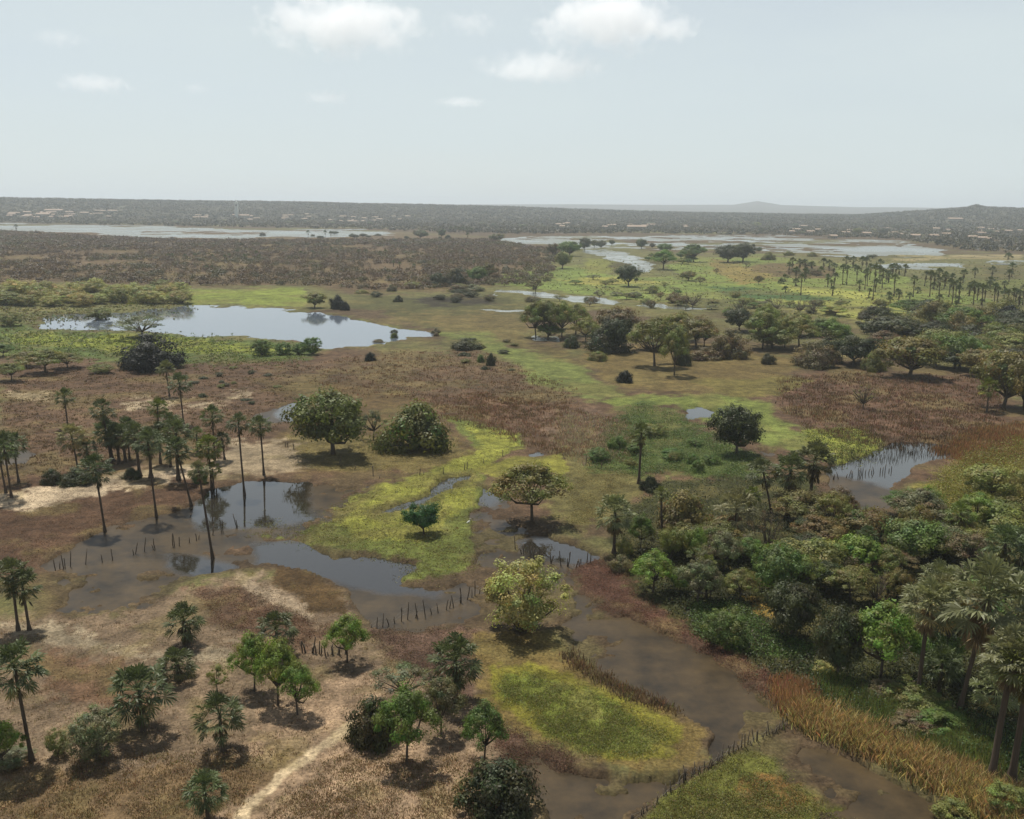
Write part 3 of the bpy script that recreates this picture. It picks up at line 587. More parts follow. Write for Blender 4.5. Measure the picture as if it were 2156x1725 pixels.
def palm_mesh(rng, nl, ns, skirt):
    """fan palm head, radius 1 about its origin"""
    V = []; Q = []; C = []; n0 = 0
    total = nl + (26 if skirt else 8)
    for i in range(total):
        dead = i >= nl
        az = i * 2.39996 + rng.normal(0, .35)
        el = math.radians(84 - (118 if nl > 40 else 92) * (i / nl) ** .9 + rng.normal(0, 13)) if not dead else math.radians(rng.uniform(-80, -52))
        d = np.array([math.cos(az) * math.cos(el), math.sin(az) * math.cos(el), math.sin(el)])
        s = np.array([-math.sin(az), math.cos(az), 0.]); nrm = np.cross(d, s)
        tw = rng.normal(0, .35); s2 = s * math.cos(tw) + nrm * math.sin(tw); nrm = np.cross(d, s2); s = s2
        pl = rng.uniform(.46, .64) * (.55 if dead else 1); R = rng.uniform(.30, .40) * (.8 if dead else 1)
        sag = -.08 * math.cos(el)
        h = d * pl + [0, 0, sag]
        if dead: h = d * pl * .8 + [0, 0, -.25 * (i % 4) * .6]
        base = np.zeros(3) if not dead else np.array([0, 0, -.25 * (i % 4) * .6])
        w = .012; V += [base - s * w, base + s * w, h + s * w * .7, h - s * w * .7]; Q.append((n0, n0 + 1, n0 + 2, n0 + 3)); n0 += 4
        g = rng.uniform(.8, 1.2); young = i < nl * .2
        cg = np.array([.80, .90, .62]) * g * (1.1 if young else 1) if not dead else np.array([1.35, 1.0, .75]) * g * .75
        if not dead and i > nl * .85 and rng.random() < .5: cg = np.array([1.5, 1.25, .7]) * g
        C += [cg * .9] * 4
        fold = rng.uniform(.1, .5); sp = math.radians(105 if not dead else 45)
        for j in range(ns):
            a = -sp + 2 * sp * j / (ns - 1) + rng.normal(0, .03); a1 = sp * (.78 if nl > 40 else 1.05) / ns
            def pt(ang, L, drop):
                return h + d * (math.cos(ang) * L) + s * (math.sin(ang) * L) + nrm * (fold * abs(math.sin(ang)) * L * .5) + np.array([0, 0, -drop])
            L = R * (1 - .18 * abs(a) / sp) * rng.uniform(.9, 1.08); dr = .05 + .12 * L * rng.uniform(.5, 1.5)
            m = L * .62
            V += [h, pt(a - a1, m, dr * .2) + nrm * .012 * (1 if j % 2 else -1), pt(a, L, dr), pt(a + a1, m, dr * .2) - nrm * .012 * (1 if j % 2 else -1)]
            Q.append((n0, n0 + 1, n0 + 2, n0 + 3)); n0 += 4; C += [cg * rng.uniform(.85, 1.15)] * 4
    V = np.array(V); V = V / np.percentile(np.hypot(V[:, 0], V[:, 1]), 95)
    return mesh('crown', V, [np.array(Q)], M_palm, np.array(C))
def palm_trunk(rng):
    mb = MB(); b = rng.normal(0, .5, 2); n = 14; pts = []; rad = []
    for k in range(n + 1):
        t = k / n; pts.append((b[0] * math.sin(t * 3.1) * .5, b[1] * math.sin(t * 3.1) * .5, t - .01)); rad.append((1.7 - .8 * min(t * 6, 1)) * (1 - .18 * t) * (1 + .06 * (k % 2)))
    # x, y in trunk radii, z in trunk heights
    V = []; kk = 9
    for p, r in zip(pts, rad):
        for a in range(kk): V.append((p[0] + r * math.cos(a * 6.2832 / kk), p[1] + r * math.sin(a * 6.2832 / kk), p[2]))
    Q = [(i * kk + j, i * kk + (j + 1) % kk, (i + 1) * kk + (j + 1) % kk, (i + 1) * kk + j) for i in range(n) for j in range(kk)]
    mb.add(V, Q); return mb.build('trunk', M_ptrunk)
protos()
LC = dict(mg=(112,112,56),dk=(74,86,46), gr=(98,132,54), br=(126,162,62), ol=(130,130,68), yl=(182,178,104), orr=(124,112,62), gy=(120,120,84), bn=(122,108,74), blk=(42,52,32),
          pal=(146,152,112), pdk=(104,120,80), em=(60,112,48))
cnt = [0]
def scale_at(G): return F * K / math.sqrt(G[0] ** 2 + G[1] ** 2 + H * H)
def zg(G):
    z, wm = zat(np.array([G])); return max(float(z[0]), -.25)
def top_height(G, vx, vt, z0):
    d = ray(np.float64(vx), np.float64(vt)); D = math.hypot(*G); return max(H + d[2] * D / math.hypot(d[0], d[1]) - z0, .4)
def plant(row, group=None, small=False):
    reg, kind, bx, by, top, cx, w, colr, label = row
    ox, oy, s = REG[reg]; bx = ox + bx * s; cx = ox + cx * s; by = oy + by * s; top = oy + top * s; w = w * s
    i = cnt[0]; cnt[0] += 1; rng = np.random.default_rng(900 + i)
    G = ground(np.float64(bx), np.float64(by)); z0 = zg(G); h = top_height(G, bx, top, z0); sc = scale_at(G); W_ = w / sc
    palm = kind in ('palm', 'skirt', 'far', 'scrubp', 'thick')
    low = kind in ('dome', 'willow') and h < 3.0
    nm = 'palm_tree' if palm else ('bush' if low or kind == 'dome' else 'tree')
    e = bpy.data.objects.new(nm, None); COL.objects.link(e); e.location = (G[0], G[1], z0)
    e.empty_display_size = .5
    tag(e, label, 'palm tree' if palm else ('bush' if nm == 'bush' else 'tree'), group)
    c = lin(LC[colr]) * (1.0 if palm or colr in ('blk', 'br', 'yl') else 1.2) * rng.uniform(.88, 1.12) * (1 + rng.normal(0, .04, 3))
    if palm:
        R = W_ / 2 * (1.02 if kind != 'far' else .86); me = PROTO['palm', (3 if i % 2 else 6) if kind in ('skirt', 'thick') else (0, 1, 2, 4, 5)[i % 5]] if kind != 'far' else PROTO['far', i % 2]
        hc = max(h - R * .9, .35 * h)                       # head centre height
        dx = (cx - bx) / sc; tilt = math.atan2(dx, hc)
        e.rotation_euler = (rng.normal(0, .035), tilt + rng.normal(0, .03), 0)
        L = hc / math.cos(tilt)
        tk = obj('trunk', PROTO['trunkp', i % 3], e); rr = {'far': .22, 'thick': .26, 'skirt': .2}.get(kind, .15); tk.scale = (rr, rr, L + .1)
        cr = obj('crown', me, e, c); cr.location.z = L; cr.scale = (R, R, R); cr.rotation_euler.z = rng.uniform(0, 6.28)
    else:
        nv = max(k[1] for k in PROTO if k[0] == kind) + 1; cm, tm = PROTO[kind, i % nv]
        e.rotation_euler.z = rng.uniform(0, 6.28); e.scale = (W_ / 2 * (1.0 if reg in ('A', 'B', 'C', 9) else 1.1), W_ / 2 * (1.0 if reg in ('A', 'B', 'C', 9) else 1.1), h)
        cr = obj('crown', cm, e, c)
        tk = obj('trunk', tm, e)
        if kind == 'airy' or True:
            off = (cx - bx) / sc
            if abs(off) > .3: e.location.x += off * .6
    return e
PALMS = [
 (4,'palm',665,1085,590,650,190,'pdk','slender palm with flared trunk base standing at the edge of the brown flood water'),
 (4,'palm',990,995,430,962,175,'pdk','tall thin palm on the brown flat in front of the thick palm clump'),
 (4,'palm',1210,925,480,1150,170,'pdk','thin leaning palm rising from the waterline left of the blue water'),
 (4,'palm',1345,1255,640,1295,125,'pal','tall leaning palm standing alone in the middle of the flood water'),
 (4,'palm',1545,850,335,1530,140,'pdk','left one of the two tall palms beside the blue water'),
 (4,'palm',1668,740,350,1655,135,'pdk','right one of the two tall palms beside the blue water'),
 (4,'palm',1357,645,290,1355,135,'pdk','upright palm with bushy head behind the small leaning palms'),
 (4,'palm',1338,815,470,1325,160,'ol','shaggy yellowish palm between the clump and the blue water'),
 (4,'palm',1162,420,80,1152,140,'pdk','tall palm in front of the pond meadow, right of its thinner twin'),
 (4,'palm',1072,240,0,1062,110,'gy','pale palm standing just below the black round tree by the pond'),
 (4,'palm',1015,660,240,1010,120,'ol','reddish brown headed palm behind the palm clump'),
 (4,'palm',430,440,180,420,110,'gy','lone dull palm at upper left on the brown plain'),
 (4,'palm',497,720,400,480,165,'pal','open headed palm behind the sandy strip at left'),
 (4,'palm',705,660,240,680,140,'pdk','tall palm at the back left of the palm clump'),
 (4,'thick',715,650,380,690,150,'pdk','thick trunked palm at the left end of the palm clump'),
 (4,'thick',755,665,400,750,140,'pdk','thick trunked palm, second from the left in the clump'),
 (4,'thick',795,655,410,800,130,'pdk','thick trunked palm, third from the left in the clump'),
 (4,'thick',885,750,400,875,150,'pdk','thick trunked palm in the centre of the clump by the sand'),
 (4,'thick',955,760,440,950,140,'pdk','stout palm beside the clump centre, with long bare trunk'),
 (4,'thick',1130,775,370,1135,170,'pdk','stout palm with large head at the right of the clump'),
 (4,'palm',1015,670,390,1015,120,'pdk','short palm half hidden at the back of the clump'),
 (4,'palm',75,885,455,55,170,'pdk','front palm of the three at the left edge above the sand'),
 (4,'palm',120,785,450,115,140,'pdk','back right palm of the three at the left edge'),
 (4,'palm',40,860,490,15,150,'gr','leftmost palm of the three at the left edge'),
 (4,'palm',1350,815,640,1345,110,'ol','low palm under the shaggy yellowish palm'),
 (7,'palm',118,345,-130,95,200,'pdk','left palm of the tall pair at the left edge above the pale mud'),
 (7,'palm',188,345,-50,175,190,'pdk','right palm of the tall pair at the left edge above the pale mud'),
 (7,'palm',205,1180,400,150,295,'pdk','big headed tall palm at the left edge with a long thin trunk'),
 (7,'skirt',1180,440,170,1175,205,'pdk','short palm with a skirt of dead leaves on the mud bank'),
 (7,'thick',1140,650,440,1130,205,'pdk','squat palm with stubby thick trunk below the skirted one'),
 (7,'palm',905,985,545,905,330,'pdk','large round headed young palm casting a dark shadow, lower left'),
 (7,'palm',1415,1115,740,1408,280,'pdk','round headed young palm right of the largest young palm'),
 (7,'palm',1320,1570,1230,1310,230,'pdk','palm cut by the bottom edge beside the footpath'),
 (7,'palm',1760,480,205,1750,235,'pdk','palm behind the bright green trees near the posts'),
 (7,'dome2',0,0,0,0,0,'','') if False else None,
 (8,'skirt',730,800,385,728,300,'pdk','dark full headed palm behind the small trees beside the orange field'),
 (5,'skirt',1878,795,400,1875,135,'gy','tall thin palm with drooping grey head on the marsh at centre right'),
 (5,'skirt',1720,1240,860,1715,225,'pal','palm with glossy silver leaves at the left edge of the grove'),
 (6,'thick',795,985,525,800,220,'pdk','tall dark palm with cone shaped head beside the right pool'),
 (6,'thick',660,1010,600,650,200,'pdk','middle palm of the dark group left of the right pool'),
 (6,'palm',560,980,610,510,200,'pdk','left palm of the dark group left of the right pool'),
 (6,'skirt',325,1180,825,325,250,'pal','fan palm with bright upturned leaves in the middle of the grove'),
 (6,'palm',1920,335,115,1920,115,'ol','thin palm under the orange tree at the right edge'),
 (6,'thick',2110,1480,1080,2110,250,'pdk','very dark palm with heavy skirt at the right edge'),
 (9,'skirt',1480,795,0,1505,280,'pal','tall palm with brown dead skirt, left of the big pair at lower right'),
 (9,'skirt',1735,885,-130,1800,440,'pal','largest palm with wide glossy head at lower right'),
 (9,'skirt',1690,600,-20,1600,270,'pal','palm with glossy leaves between the two big ones at lower right'),
 (9,'thick',1945,1310,330,2010,300,'pal','leaning palm with thick leafy trunk near the right bottom corner'),
 (9,'thick',2070,1310,380,2130,300,'ol','outermost palm with thick trunk at the right bottom corner'),
 (9,'palm',1960,860,560,1960,250,'pal','low fan palm in front of the thick trunks at lower right'),
]
TREES = [
 (0,'round',715,960,823,693,150,'mg','large round mango tree with a visible trunk and dark shadow beside the pool'),
 (0,'airy',786,928,862,784,56,'gy','small crooked tree between the two big mango trees'),
 (0,'dome',880,948,848,873,142,'mg','low wide mango tree right of the large round one'),
 (0,'round',893,1131,1062,894,72,'em','small bright emerald round tree in the yellow-green marsh'),
 (0,'umbrella',1117,1102,975,1122,142,'ol','spreading tree with open branches standing in the shallow water'),
 (0,'willow',1095,1332,1172,1098,148,'yl','large pale yellow willow-like bush standing in the brown water'),
 (0,'dome',1369,1036,1003,1371,44,'dk','dark grey bush at the foot of the thin drooping palm'),
 (0,'umbrella',1374,1254,1160,1373,90,'br','bright green small tree at the left tip of the grove'),
 (6,'round',350,605,290,333,285,'dk','dark dense round tree alone beside the small blue pool'),
 (6,'bare',1137,318,152,1140,165,'ol','small twisted tree alone on the brown plain at right'),
 (6,'round',2040,310,-50,2020,300,'orr','orange tinged big tree at the right edge, left half'),
 (6,'round',2160,330,-20,2150,260,'orr','orange tinged big tree cut by the right edge'),
 (7,'umbrella',1625,725,340,1600,240,'br','bright green slender tree left of the three near the path'),
 (7,'umbrella',1758,815,385,1745,250,'br','bright green slender tree in the middle of the three'),
 (7,'umbrella',1880,875,530,1860,225,'br','bright green slender tree on the right of the three'),
 (7,'umbrella',30,1240,890,20,190,'br','bright green tree cut by the left edge near the bottom'),
 (7,'airy',1375,735,545,1360,150,'ol','thin sparse sapling above the right young palm'),
 (8,'umbrella',38,548,228,40,240,'br','small bright green tree on the bank beside the row of stakes'),
 (8,'umbrella',412,1190,690,390,330,'gr','tall slim green tree casting a dappled shadow at bottom centre'),
 (8,'dome',235,1050,760,200,280,'dk','dark bushy tree left of the slim green tree'),
 (8,'airy',420,800,555,390,360,'gy','grey-brown thin twigged tree behind the slim green tree'),
 (8,'umbrella',665,1010,630,610,270,'gy','grey-green tree with leaning trunk in front of the dark palm'),
 (8,'umbrella',925,1185,780,890,270,'gr','small green tree at the left edge of the orange field'),
 (8,'dome',1000,1490,1150,1000,430,'dk','broad dark green bush at the bottom edge centre'),
 (7,'willow',600,1160,830,590,270,'gy','unruly grey-green bush below the big young palm at left'),
 (7,'willow',368,1145,950,368,110,'ol','small yellowish spiky shrub at lower left'),
 (7,'willow',60,1200,1080,60,200,'gy','grey leafy shrub near the foot of the tall left palm'),
 (4,'dome',335,795,690,335,110,'dk','small dark shrub at the left of the sandy strip'),
 (4,'dome',490,795,680,490,180,'dk','wide dark shrub around the foot of the open headed palm'),
 (4,'dome',1262,785,650,1262,90,'gr','green shrub right of the palm clump'),
 (4,'dome',835,760,680,835,100,'dk','shrub in front of the thick palms of the clump'),
 (2,'dome',1790,1280,1195,1787,95,'blk','small black-green bush alone on the flat below the centre grove'),
 (2,'dome',785,1065,990,785,175,'dk','dark green bush on the green strip right of the pond'),
 (2,'dome',945,1170,1085,943,62,'dk','small upright dark bush on the green strip right of the pond'),
 (2,'dome',880,1150,1095,880,50,'gr','little bush left of the upright one'),
 (2,'dome',180,1142,1080,178,66,'blk','small dark cone bush below the right half of the pond'),
 (2,'dome',25,820,760,22,60,'blk','small dark tree on the bank behind the right of the pond'),
 (1,'dome',2130,810,720,2135,100,'blk','dark bush at the far right bank of the pond'),
 (1,'round',1990,805,705,1985,130,'ol','small tree mirrored in the pond on its far bank'),
 (1,'airy',900,1000,842,905,330,'gy','pale open crowned tree rising above the black round tree'),
 (1,'dome',945,1192,960,958,330,'blk','big black round tree in front of the pond'),
 (1,'willow',630,870,795,635,150,'ol','yellow-green bush hanging over the far left shore of the pond'),
 (1,'willow',1660,1105,1000,1660,125,'gr','leftmost of the small willows on the near shore of the pond'),
 (1,'willow',1790,1100,1015,1790,100,'gr','second small willow on the near shore of the pond'),
 (1,'willow',1890,1102,1020,1890,90,'gr','third small willow on the near shore of the pond'),
 (1,'willow',1972,1100,985,1970,110,'gr','rightmost small willow on the near shore of the pond'),
 (1,'umbrella',290,1215,1060,290,260,'ol','broad low thorn tree at left, below the meadow'),
 (1,'umbrella',430,1190,1085,430,180,'ol','thorn tree touching the right side of the broad low one'),
 (1,'umbrella',180,1180,1070,160,170,'ol','thorn tree touching the left side of the broad low one'),
 (1,'umbrella',75,1270,1145,75,150,'ol','yellowish thorn tree near the left edge below the others'),
 (1,'umbrella',20,1115,1025,20,110,'gr','small green tree at the left edge beside the meadow'),
 (1,'willow',640,1220,1155,640,130,'ol','spiky low palm-like shrub left of the black round tree'),
 (1,'willow',70,920,830,70,110,'ol','small willow at the left tip of the pond'),
 (2,'round',500,365,305,500,90,'pdk','dark dense tree on the low rise right of the far lake'),
 (2,'round',632,360,300,632,52,'pdk','small round tree right of the dense one on the low rise'),
 (2,'round',990,385,330,985,90,'gy','grey tree beside the left tip of the right lake'),
 (2,'dome',728,665,548,730,140,'dk','dark tree at the edge of the dry scrub near the green fields'),
 (2,'round',862,645,540,862,115,'gr','green round tree right of the dark one at the scrub edge'),
 (2,'umbrella',930,625,515,932,110,'bn','brown tree behind the green round one'),
 (2,'dome',640,668,580,600,130,'dk','low dark tree left of the scrub edge trees'),
 (2,'dome',840,695,650,830,150,'gy','grey shrubs below the green round tree'),
 (2,'round',1392,555,445,1400,95,'ol','open tree on the green field near the river bend'),
 (2,'round',1440,475,380,1440,135,'gr','wide tree left of the river bend'),
 (2,'round',1335,470,392,1340,70,'bn','brown tree left of the wide one at the river bend'),
 (2,'round',1535,435,355,1535,72,'pdk','round tree on the far bank where the river leaves the lake'),
 (2,'round',1640,422,372,1640,70,'pdk','small round tree on the lake shore right of the river mouth'),
 (2,'round',1598,418,370,1598,40,'gy','tiny grey tree on the lake shore right of the river mouth'),
 (2,'round',1708,408,370,1708,34,'pdk','tiny tree standing alone at the lake edge'),
 (2,'round',1895,430,363,1895,68,'pdk','round tree standing alone on the lake shore right of the river'),
 (2,'round',1963,425,388,1963,34,'pdk','tiny tree right of the lone lakeside tree'),
 (2,'round',1815,668,530,1812,150,'dk','dense dark tree with several trunks in the green fields'),
 (2,'umbrella',2040,560,430,2030,170,'gr','airy green tree on the right bank of the river bend'),
 (2,'round',2040,450,392,2040,90,'gr','green tree at the lake edge above the river bend'),
 (2,'airy',1225,705,615,1225,120,'bn','bare thorny shrub beside the small stream'),
 (2,'umbrella',1235,985,760,1225,180,'ol','leftmost tall tree of the centre grove'),
 (2,'umbrella',1290,1000,755,1310,200,'ol','tree in the centre grove with its trunk in a puddle'),
 (2,'umbrella',1380,990,760,1400,200,'ol','flat topped tree in the left part of the centre grove'),
 (2,'umbrella',1450,975,775,1500,190,'ol','yellowish tree at the back of the centre grove'),
 (2,'umbrella',1535,1025,860,1550,170,'ol','lower tree in the middle of the centre grove'),
 (2,'round',1715,1085,860,1722,225,'dk','dark bushy tree with pale leaf tips in the centre grove'),
 (2,'umbrella',1990,1175,855,1970,300,'ol','large brown-green tree with thick trunk at the right of the centre grove'),
 (2,'umbrella',2090,1235,930,2110,200,'ol','tree with a tall straight trunk right of the large brown-green one'),
 (2,'dome',1455,1060,975,1455,95,'dk','low bush under the centre grove at its front'),
 (2,'dome',1625,1140,1075,1630,115,'ol','low spreading bush in front of the centre grove'),
 (3,'umbrella',80,1055,850,90,260,'orr','brownish tree joining the centre grove on its right'),
 (3,'umbrella',510,1065,820,500,240,'ol','wide thorn tree left in the long tree line'),
 (3,'umbrella',650,1060,860,640,160,'ol','slanting thorn tree second in the long tree line'),
 (3,'umbrella',725,1050,860,740,220,'ol','double stemmed tree third in the long tree line'),
 (3,'umbrella',905,1040,860,900,250,'gr','green broad tree in the middle of the long tree line'),
 (3,'round',1155,910,800,1155,85,'orr','small yellow-brown tree standing before the tree line'),
 (3,'round',1290,1030,850,1300,330,'dk','very dark broad tree right in the long tree line'),
 (3,'round',1080,1170,975,1080,270,'dk','dark heavy tree at the front of the tree line'),
 (3,'dome',835,1180,1005,830,235,'bn','dusky bush with broken top in front of the tree line'),
 (3,'dome',535,1162,1085,538,85,'dk','small dark green bush on the green patch'),
 (3,'dome',1200,1205,1080,1195,130,'ol','olive bush beside the orange crowned tree'),
 (3,'dome',280,1100,1005,280,150,'bn','brownish dome bush right of the centre grove'),
 (3,'dome',140,1132,1050,140,185,'bn','wide low dome bush below the brownish tree'),
 (3,'dome',5,1168,1060,10,110,'dk','dark bush at the foot of the large brown-green tree'),
 (3,'round',1430,1245,990,1430,345,'orr','big spreading tree with orange crown and forked trunk at right'),
 (3,'round',1745,1190,960,1740,270,'gr','dark green tree right of the orange crowned one'),
 (3,'round',1610,1110,930,1620,230,'ol','olive tree behind the orange crowned one'),
 (3,'round',1380,960,850,1390,260,'ol','tree behind the very dark broad tree'),
 (3,'dome',1600,908,765,1590,310,'orr','big dark clump-like tree beside the far palms'),
 (3,'dome',1500,860,775,1490,140,'ol','small dark tree left of the clump-like tree'),
 (3,'dome',1880,918,790,1870,230,'orr','brown dense tree below the right palms'),
 (3,'dome',2040,920,785,2040,210,'blk','black dense tree right of the brown one below the palms'),
 (3,'round',1870,1235,1060,1870,220,'orr','brownish tree near the right edge above the palm'),
 (3,'round',2000,1060,900,2030,240,'ol','hazy olive tree at the right edge behind the brownish one'),
 (3,'bare',1418,835,748,1415,80,'bn','leafless reddish small tree in the yellow grass'),
 (3,'round',1250,808,745,1250,90,'ol','small tree on the yellow grass in front of the palms'),
 (3,'bare',65,800,690,65,140,'gy','grey leafless tree beside the pale water'),
 (3,'bare',360,855,735,360,130,'gy','grey thin tree left of the bare group in the field'),
 (3,'bare',590,830,740,590,110,'gy','bare leaning tree in the green field'),
 (3,'bare',740,840,738,740,130,'gy','grey leafless tree in the middle of the green field'),
 (3,'bare',830,845,750,825,90,'bn','brown leafless tree right of the grey one'),
 (3,'umbrella',960,855,785,960,150,'yl','pale yellowish thorn tree in the green field'),
 (3,'round',300,515,400,275,160,'dk','left big round tree of the dark pair near the right lake'),
 (3,'round',390,510,388,375,140,'dk','right big round tree of the dark pair near the right lake'),
 (3,'dome',540,500,445,540,85,'ol','low tree right of the dark pair'),
 (3,'umbrella',70,512,395,70,140,'gr','light green tree left of the dark pair'),
 (3,'round',482,450,415,482,32,'pdk','tiny tree at the lake edge right of the dark pair'),
 (3,'dome',670,472,440,670,62,'ol','small bush on the lake shore'),
 (3,'dome',815,477,447,815,62,'ol','small bush on the lake shore, right of its neighbour'),
 (3,'round',1200,490,462,1200,62,'pdk','dark bush on the shore in front of the palms'),
 (3,'umbrella',480,658,595,482,62,'orr','small reddish tree in the green field'),
 (3,'round',35,632,565,35,100,'ol','low tree in the field left of the reddish one'),
 (3,'airy',110,658,600,110,80,'bn','brown shrub next to the low tree'),
 (3,'airy',215,590,548,215,40,'bn','thin dark sapling on the tan patch'),
 ('A','umbrella',620,690,330,620,260,'gr','small flat topped tree right of the silver leaved palm'),
 ('A','dome',470,740,560,470,180,'yl','yellow-green bush below the silver leaved palm'),
 ('A','dome',1040,500,110,1040,560,'orr','large smooth dome shaped bush behind the grove trees'),
 ('A','round',910,790,465,905,270,'ol','olive leaved tree left of the vivid green one in the grove'),
 ('A','round',1145,790,465,1145,240,'br','vivid green small tree in the middle left of the grove'),
 ('A','dome',440,900,730,440,250,'bn','dark brown shrub at the waterside left of the bright tree'),
 ('A','umbrella',1165,1235,760,1160,420,'gy','grey-green airy tree behind the bright green tree'),
 ('A','round',1000,1110,850,1000,240,'gr','green leafy tree close behind the bright green tree'),
 ('A','umbrella',1290,1190,880,1300,300,'ol','thin trunked tree above the yellow clearing'),
 ('A','umbrella',1575,1180,860,1560,380,'ol','spreading dull tree at the top of the yellow clearing'),
 ('A','umbrella',1420,920,500,1400,330,'gy','dim grey tree in the shade of the fan palm'),
 ('A','willow',1430,1610,1250,1420,400,'gr','low green shrub at the muddy shore of the grove'),
 ('A','round',1900,1130,640,1900,520,'gr','wide deep green tree in the heart of the grove'),
 ('A','round',2060,930,580,2050,460,'ol','yellowish olive tree behind the wide deep green one'),
 ('A','bare',1860,780,280,1830,360,'bn','dry brown twiggy tree behind the grove'),
 ('A','umbrella',1660,780,520,1650,250,'gy','greyish tree right of the fan palm'),
 ('B','airy',240,690,230,330,420,'ol','crooked half leafless tree at the edge of the right pool'),
 ('B','round',500,720,425,500,340,'gr','green tree at the near shore of the right pool'),
 ('B','round',735,760,455,735,250,'orr','orange tinged tree at the near shore of the right pool'),
 ('B','umbrella',1130,640,210,1120,540,'gy','dark feathery tree overhanging the right pool'),
 ('B','round',1080,930,510,1060,560,'gr','broad green tree below the feathery one'),
 ('B','round',1390,900,570,1380,400,'gy','grey leaved tree right of the broad green one'),
 ('B','round',1800,340,-10,1850,480,'ol','yellow flecked big bush at the right edge by the orange reeds'),
 ('B','round',2120,420,10,2120,300,'yl','yellow leaved bush at the right edge'),
 ('B','dome',1880,660,360,1860,620,'ol','wide smooth olive thicket dome at the right edge'),
 ('B','round',180,1080,700,160,480,'ol','large yellowish olive tree at the left of the deep grove'),
 ('B','airy',560,1100,850,560,380,'bn','brownish thin tree in the deep grove'),
 ('B','umbrella',480,1320,960,500,460,'ol','dusty green tree above the bright green one'),
 ('B','airy',900,1050,800,900,460,'bn','dry brown tree below the broad green one'),
 ('B','round',930,1300,990,930,230,'orr','small orange leaved tree behind the skirted palm'),
 ('B','airy',1620,1000,640,1620,520,'bn','large dry brown thicket tree left of the dark palm'),
 ('B','airy',1900,1100,800,1880,260,'orr','rusty leaved tree beside the dark palm'),
 (9,'round',690,395,30,690,370,'dk','dark glossy leaved tree above the bright green shrubs'),
 (9,'round',1000,655,190,960,270,'dk','dark round headed tree left of the bright green spreading tree'),
 (9,'umbrella',1280,665,140,1230,430,'br','bright green spreading tree between the dark tree and the palm'),
 ('C','round',1330,520,80,1320,400,'gr','shaded green tree behind the tall skirted palm trunk'),
 ('C','round',2080,330,-230,2080,420,'gr','green tree behind the palms at the right edge'),
 ('C','dome',210,480,330,210,200,'yl','small yellow-green shrub left of the dark round headed tree'),
 ('C','dome',1010,570,480,990,220,'ol','sunlit shrub beside the trunk of the spreading tree'),
 (9,'willow',2050,1500,1290,2050,260,'ol','leafy olive shrub in the bottom right corner'),
 (9,'dome',1700,1510,1390,1700,220,'ol','olive shrub at the bottom edge near the right corner'),
]
PALMS = [p for p in PALMS if p] + [
 ('A','palm',830,560,60,800,150,'ol','small palm standing behind the smooth dome bush'),
 ('B','palm',1330,1560,900,1300,330,'pal','palm with glossy leaves at the left behind the tall skirted palm'),
 ('B','skirt',1900,1350,560,1900,300,'pdk','half hidden palm left of the very dark palm'),
 ('A','palm',1250,1180,720,1240,170,'ol','thin palm poking out of the grove left of the wide deep green tree'),
 ('B','palm',620,1000,560,620,200,'pdk','slim palm near the crooked tree by the right pool'),
 ('B','palm',1500,760,330,1500,240,'ol','slim palm right of the dark feathery tree'),
 ('C','palm',1330,700,180,1330,330,'pdk','short palm in the shade between the skirted palm and the largest palm'),
 (4,'palm',560,700,500,560,120,'pdk','slim palm left of the palm clump, behind the sand'),
 (4,'palm',820,640,360,815,130,'pdk','slim palm in the middle back of the palm clump'),
 (4,'palm',1080,690,330,1085,130,'pdk','slim palm just left of the stout right hand palm'),
 (4,'palm',1250,600,420,1250,110,'gy','small pale palm behind the clump and left of the shaggy one'),
 (4,'palm',1420,640,450,1415,100,'pdk','small palm between the shaggy palm and the waterside pair'),
 (9,'palm',2100,560,130,2110,260,'pal','palm crown behind the thick trunks at the right edge'),
 (6,'palm',410,1060,800,420,120,'ol','little palm beside the fan palm in the grove')]
for r in PALMS: plant(r)
for r in TREES: plant(r)
# palms of the far green fields
FP = [(690,290,195),(735,300,205),(775,300,205),(815,280,220),(670,300,225),(715,330,255),(770,350,262),(745,438,300),(645,350,300),(620,365,345),(890,270,198),(870,310,255),(925,280,210),(950,300,230),(945,435,290),(1010,370,240),(1035,370,245),(1030,260,188),(1075,260,188),(1130,290,190),(1158,280,190),(1100,350,250),(1150,400,270),(1180,340,235),(1165,380,260),(1200,470,240),(1240,360,245),(1260,390,265),(1285,350,275),(1298,360,290),(1245,260,205),(1325,330,232),(1345,320,232),(1335,440,300),(1403,315,238),(1455,445,308),(1527,380,278),(1560,445,280),(1585,400,290),(1610,390,265),(1660,380,290),(1650,400,300),(1700,380,295),(1620,430,320),(1700,500,345),(1680,450,330),(1745,490,370),(1770,360,270),(1725,450,340),(1810,440,370),(1835,500,345),(1860,470,360),(1890,520,360),(1905,480,370),(1940,390,315),(1965,500,355),(1985,480,380),(2050,500,400),(2085,510,385),(2100,480,390),(2120,510,400),(2145,500,365),(2060,350,270),(2078,320,228),(1953,320,250),(2056,210,165),(2030,460,390),(1115,410,340),(1315,290,240),(1215,420,330),(650,420,375),(1360,430,400)]
for bx, by, ty in FP:
    g = ('palms on the left side of the far green field', 'small far palm in the left part of the green field palms') if bx < 1000 else \
        (('palms in the middle of the far green field', 'small far palm in the middle cluster of the green field palms') if bx < 1480 else ('palms on the right side of the far green field', 'small far palm in the crowded right cluster of the green field palms'))
    big = (bx, by) == (1200, 470)
    plant(('D', 'far', bx, by, ty, bx, 72 if big else 56, 'pdk', 'tallest and nearest palm in the green field, standing in front of the cluster' if big else g[1]), None if big else g[0])
rr_ = np.random.default_rng(66)
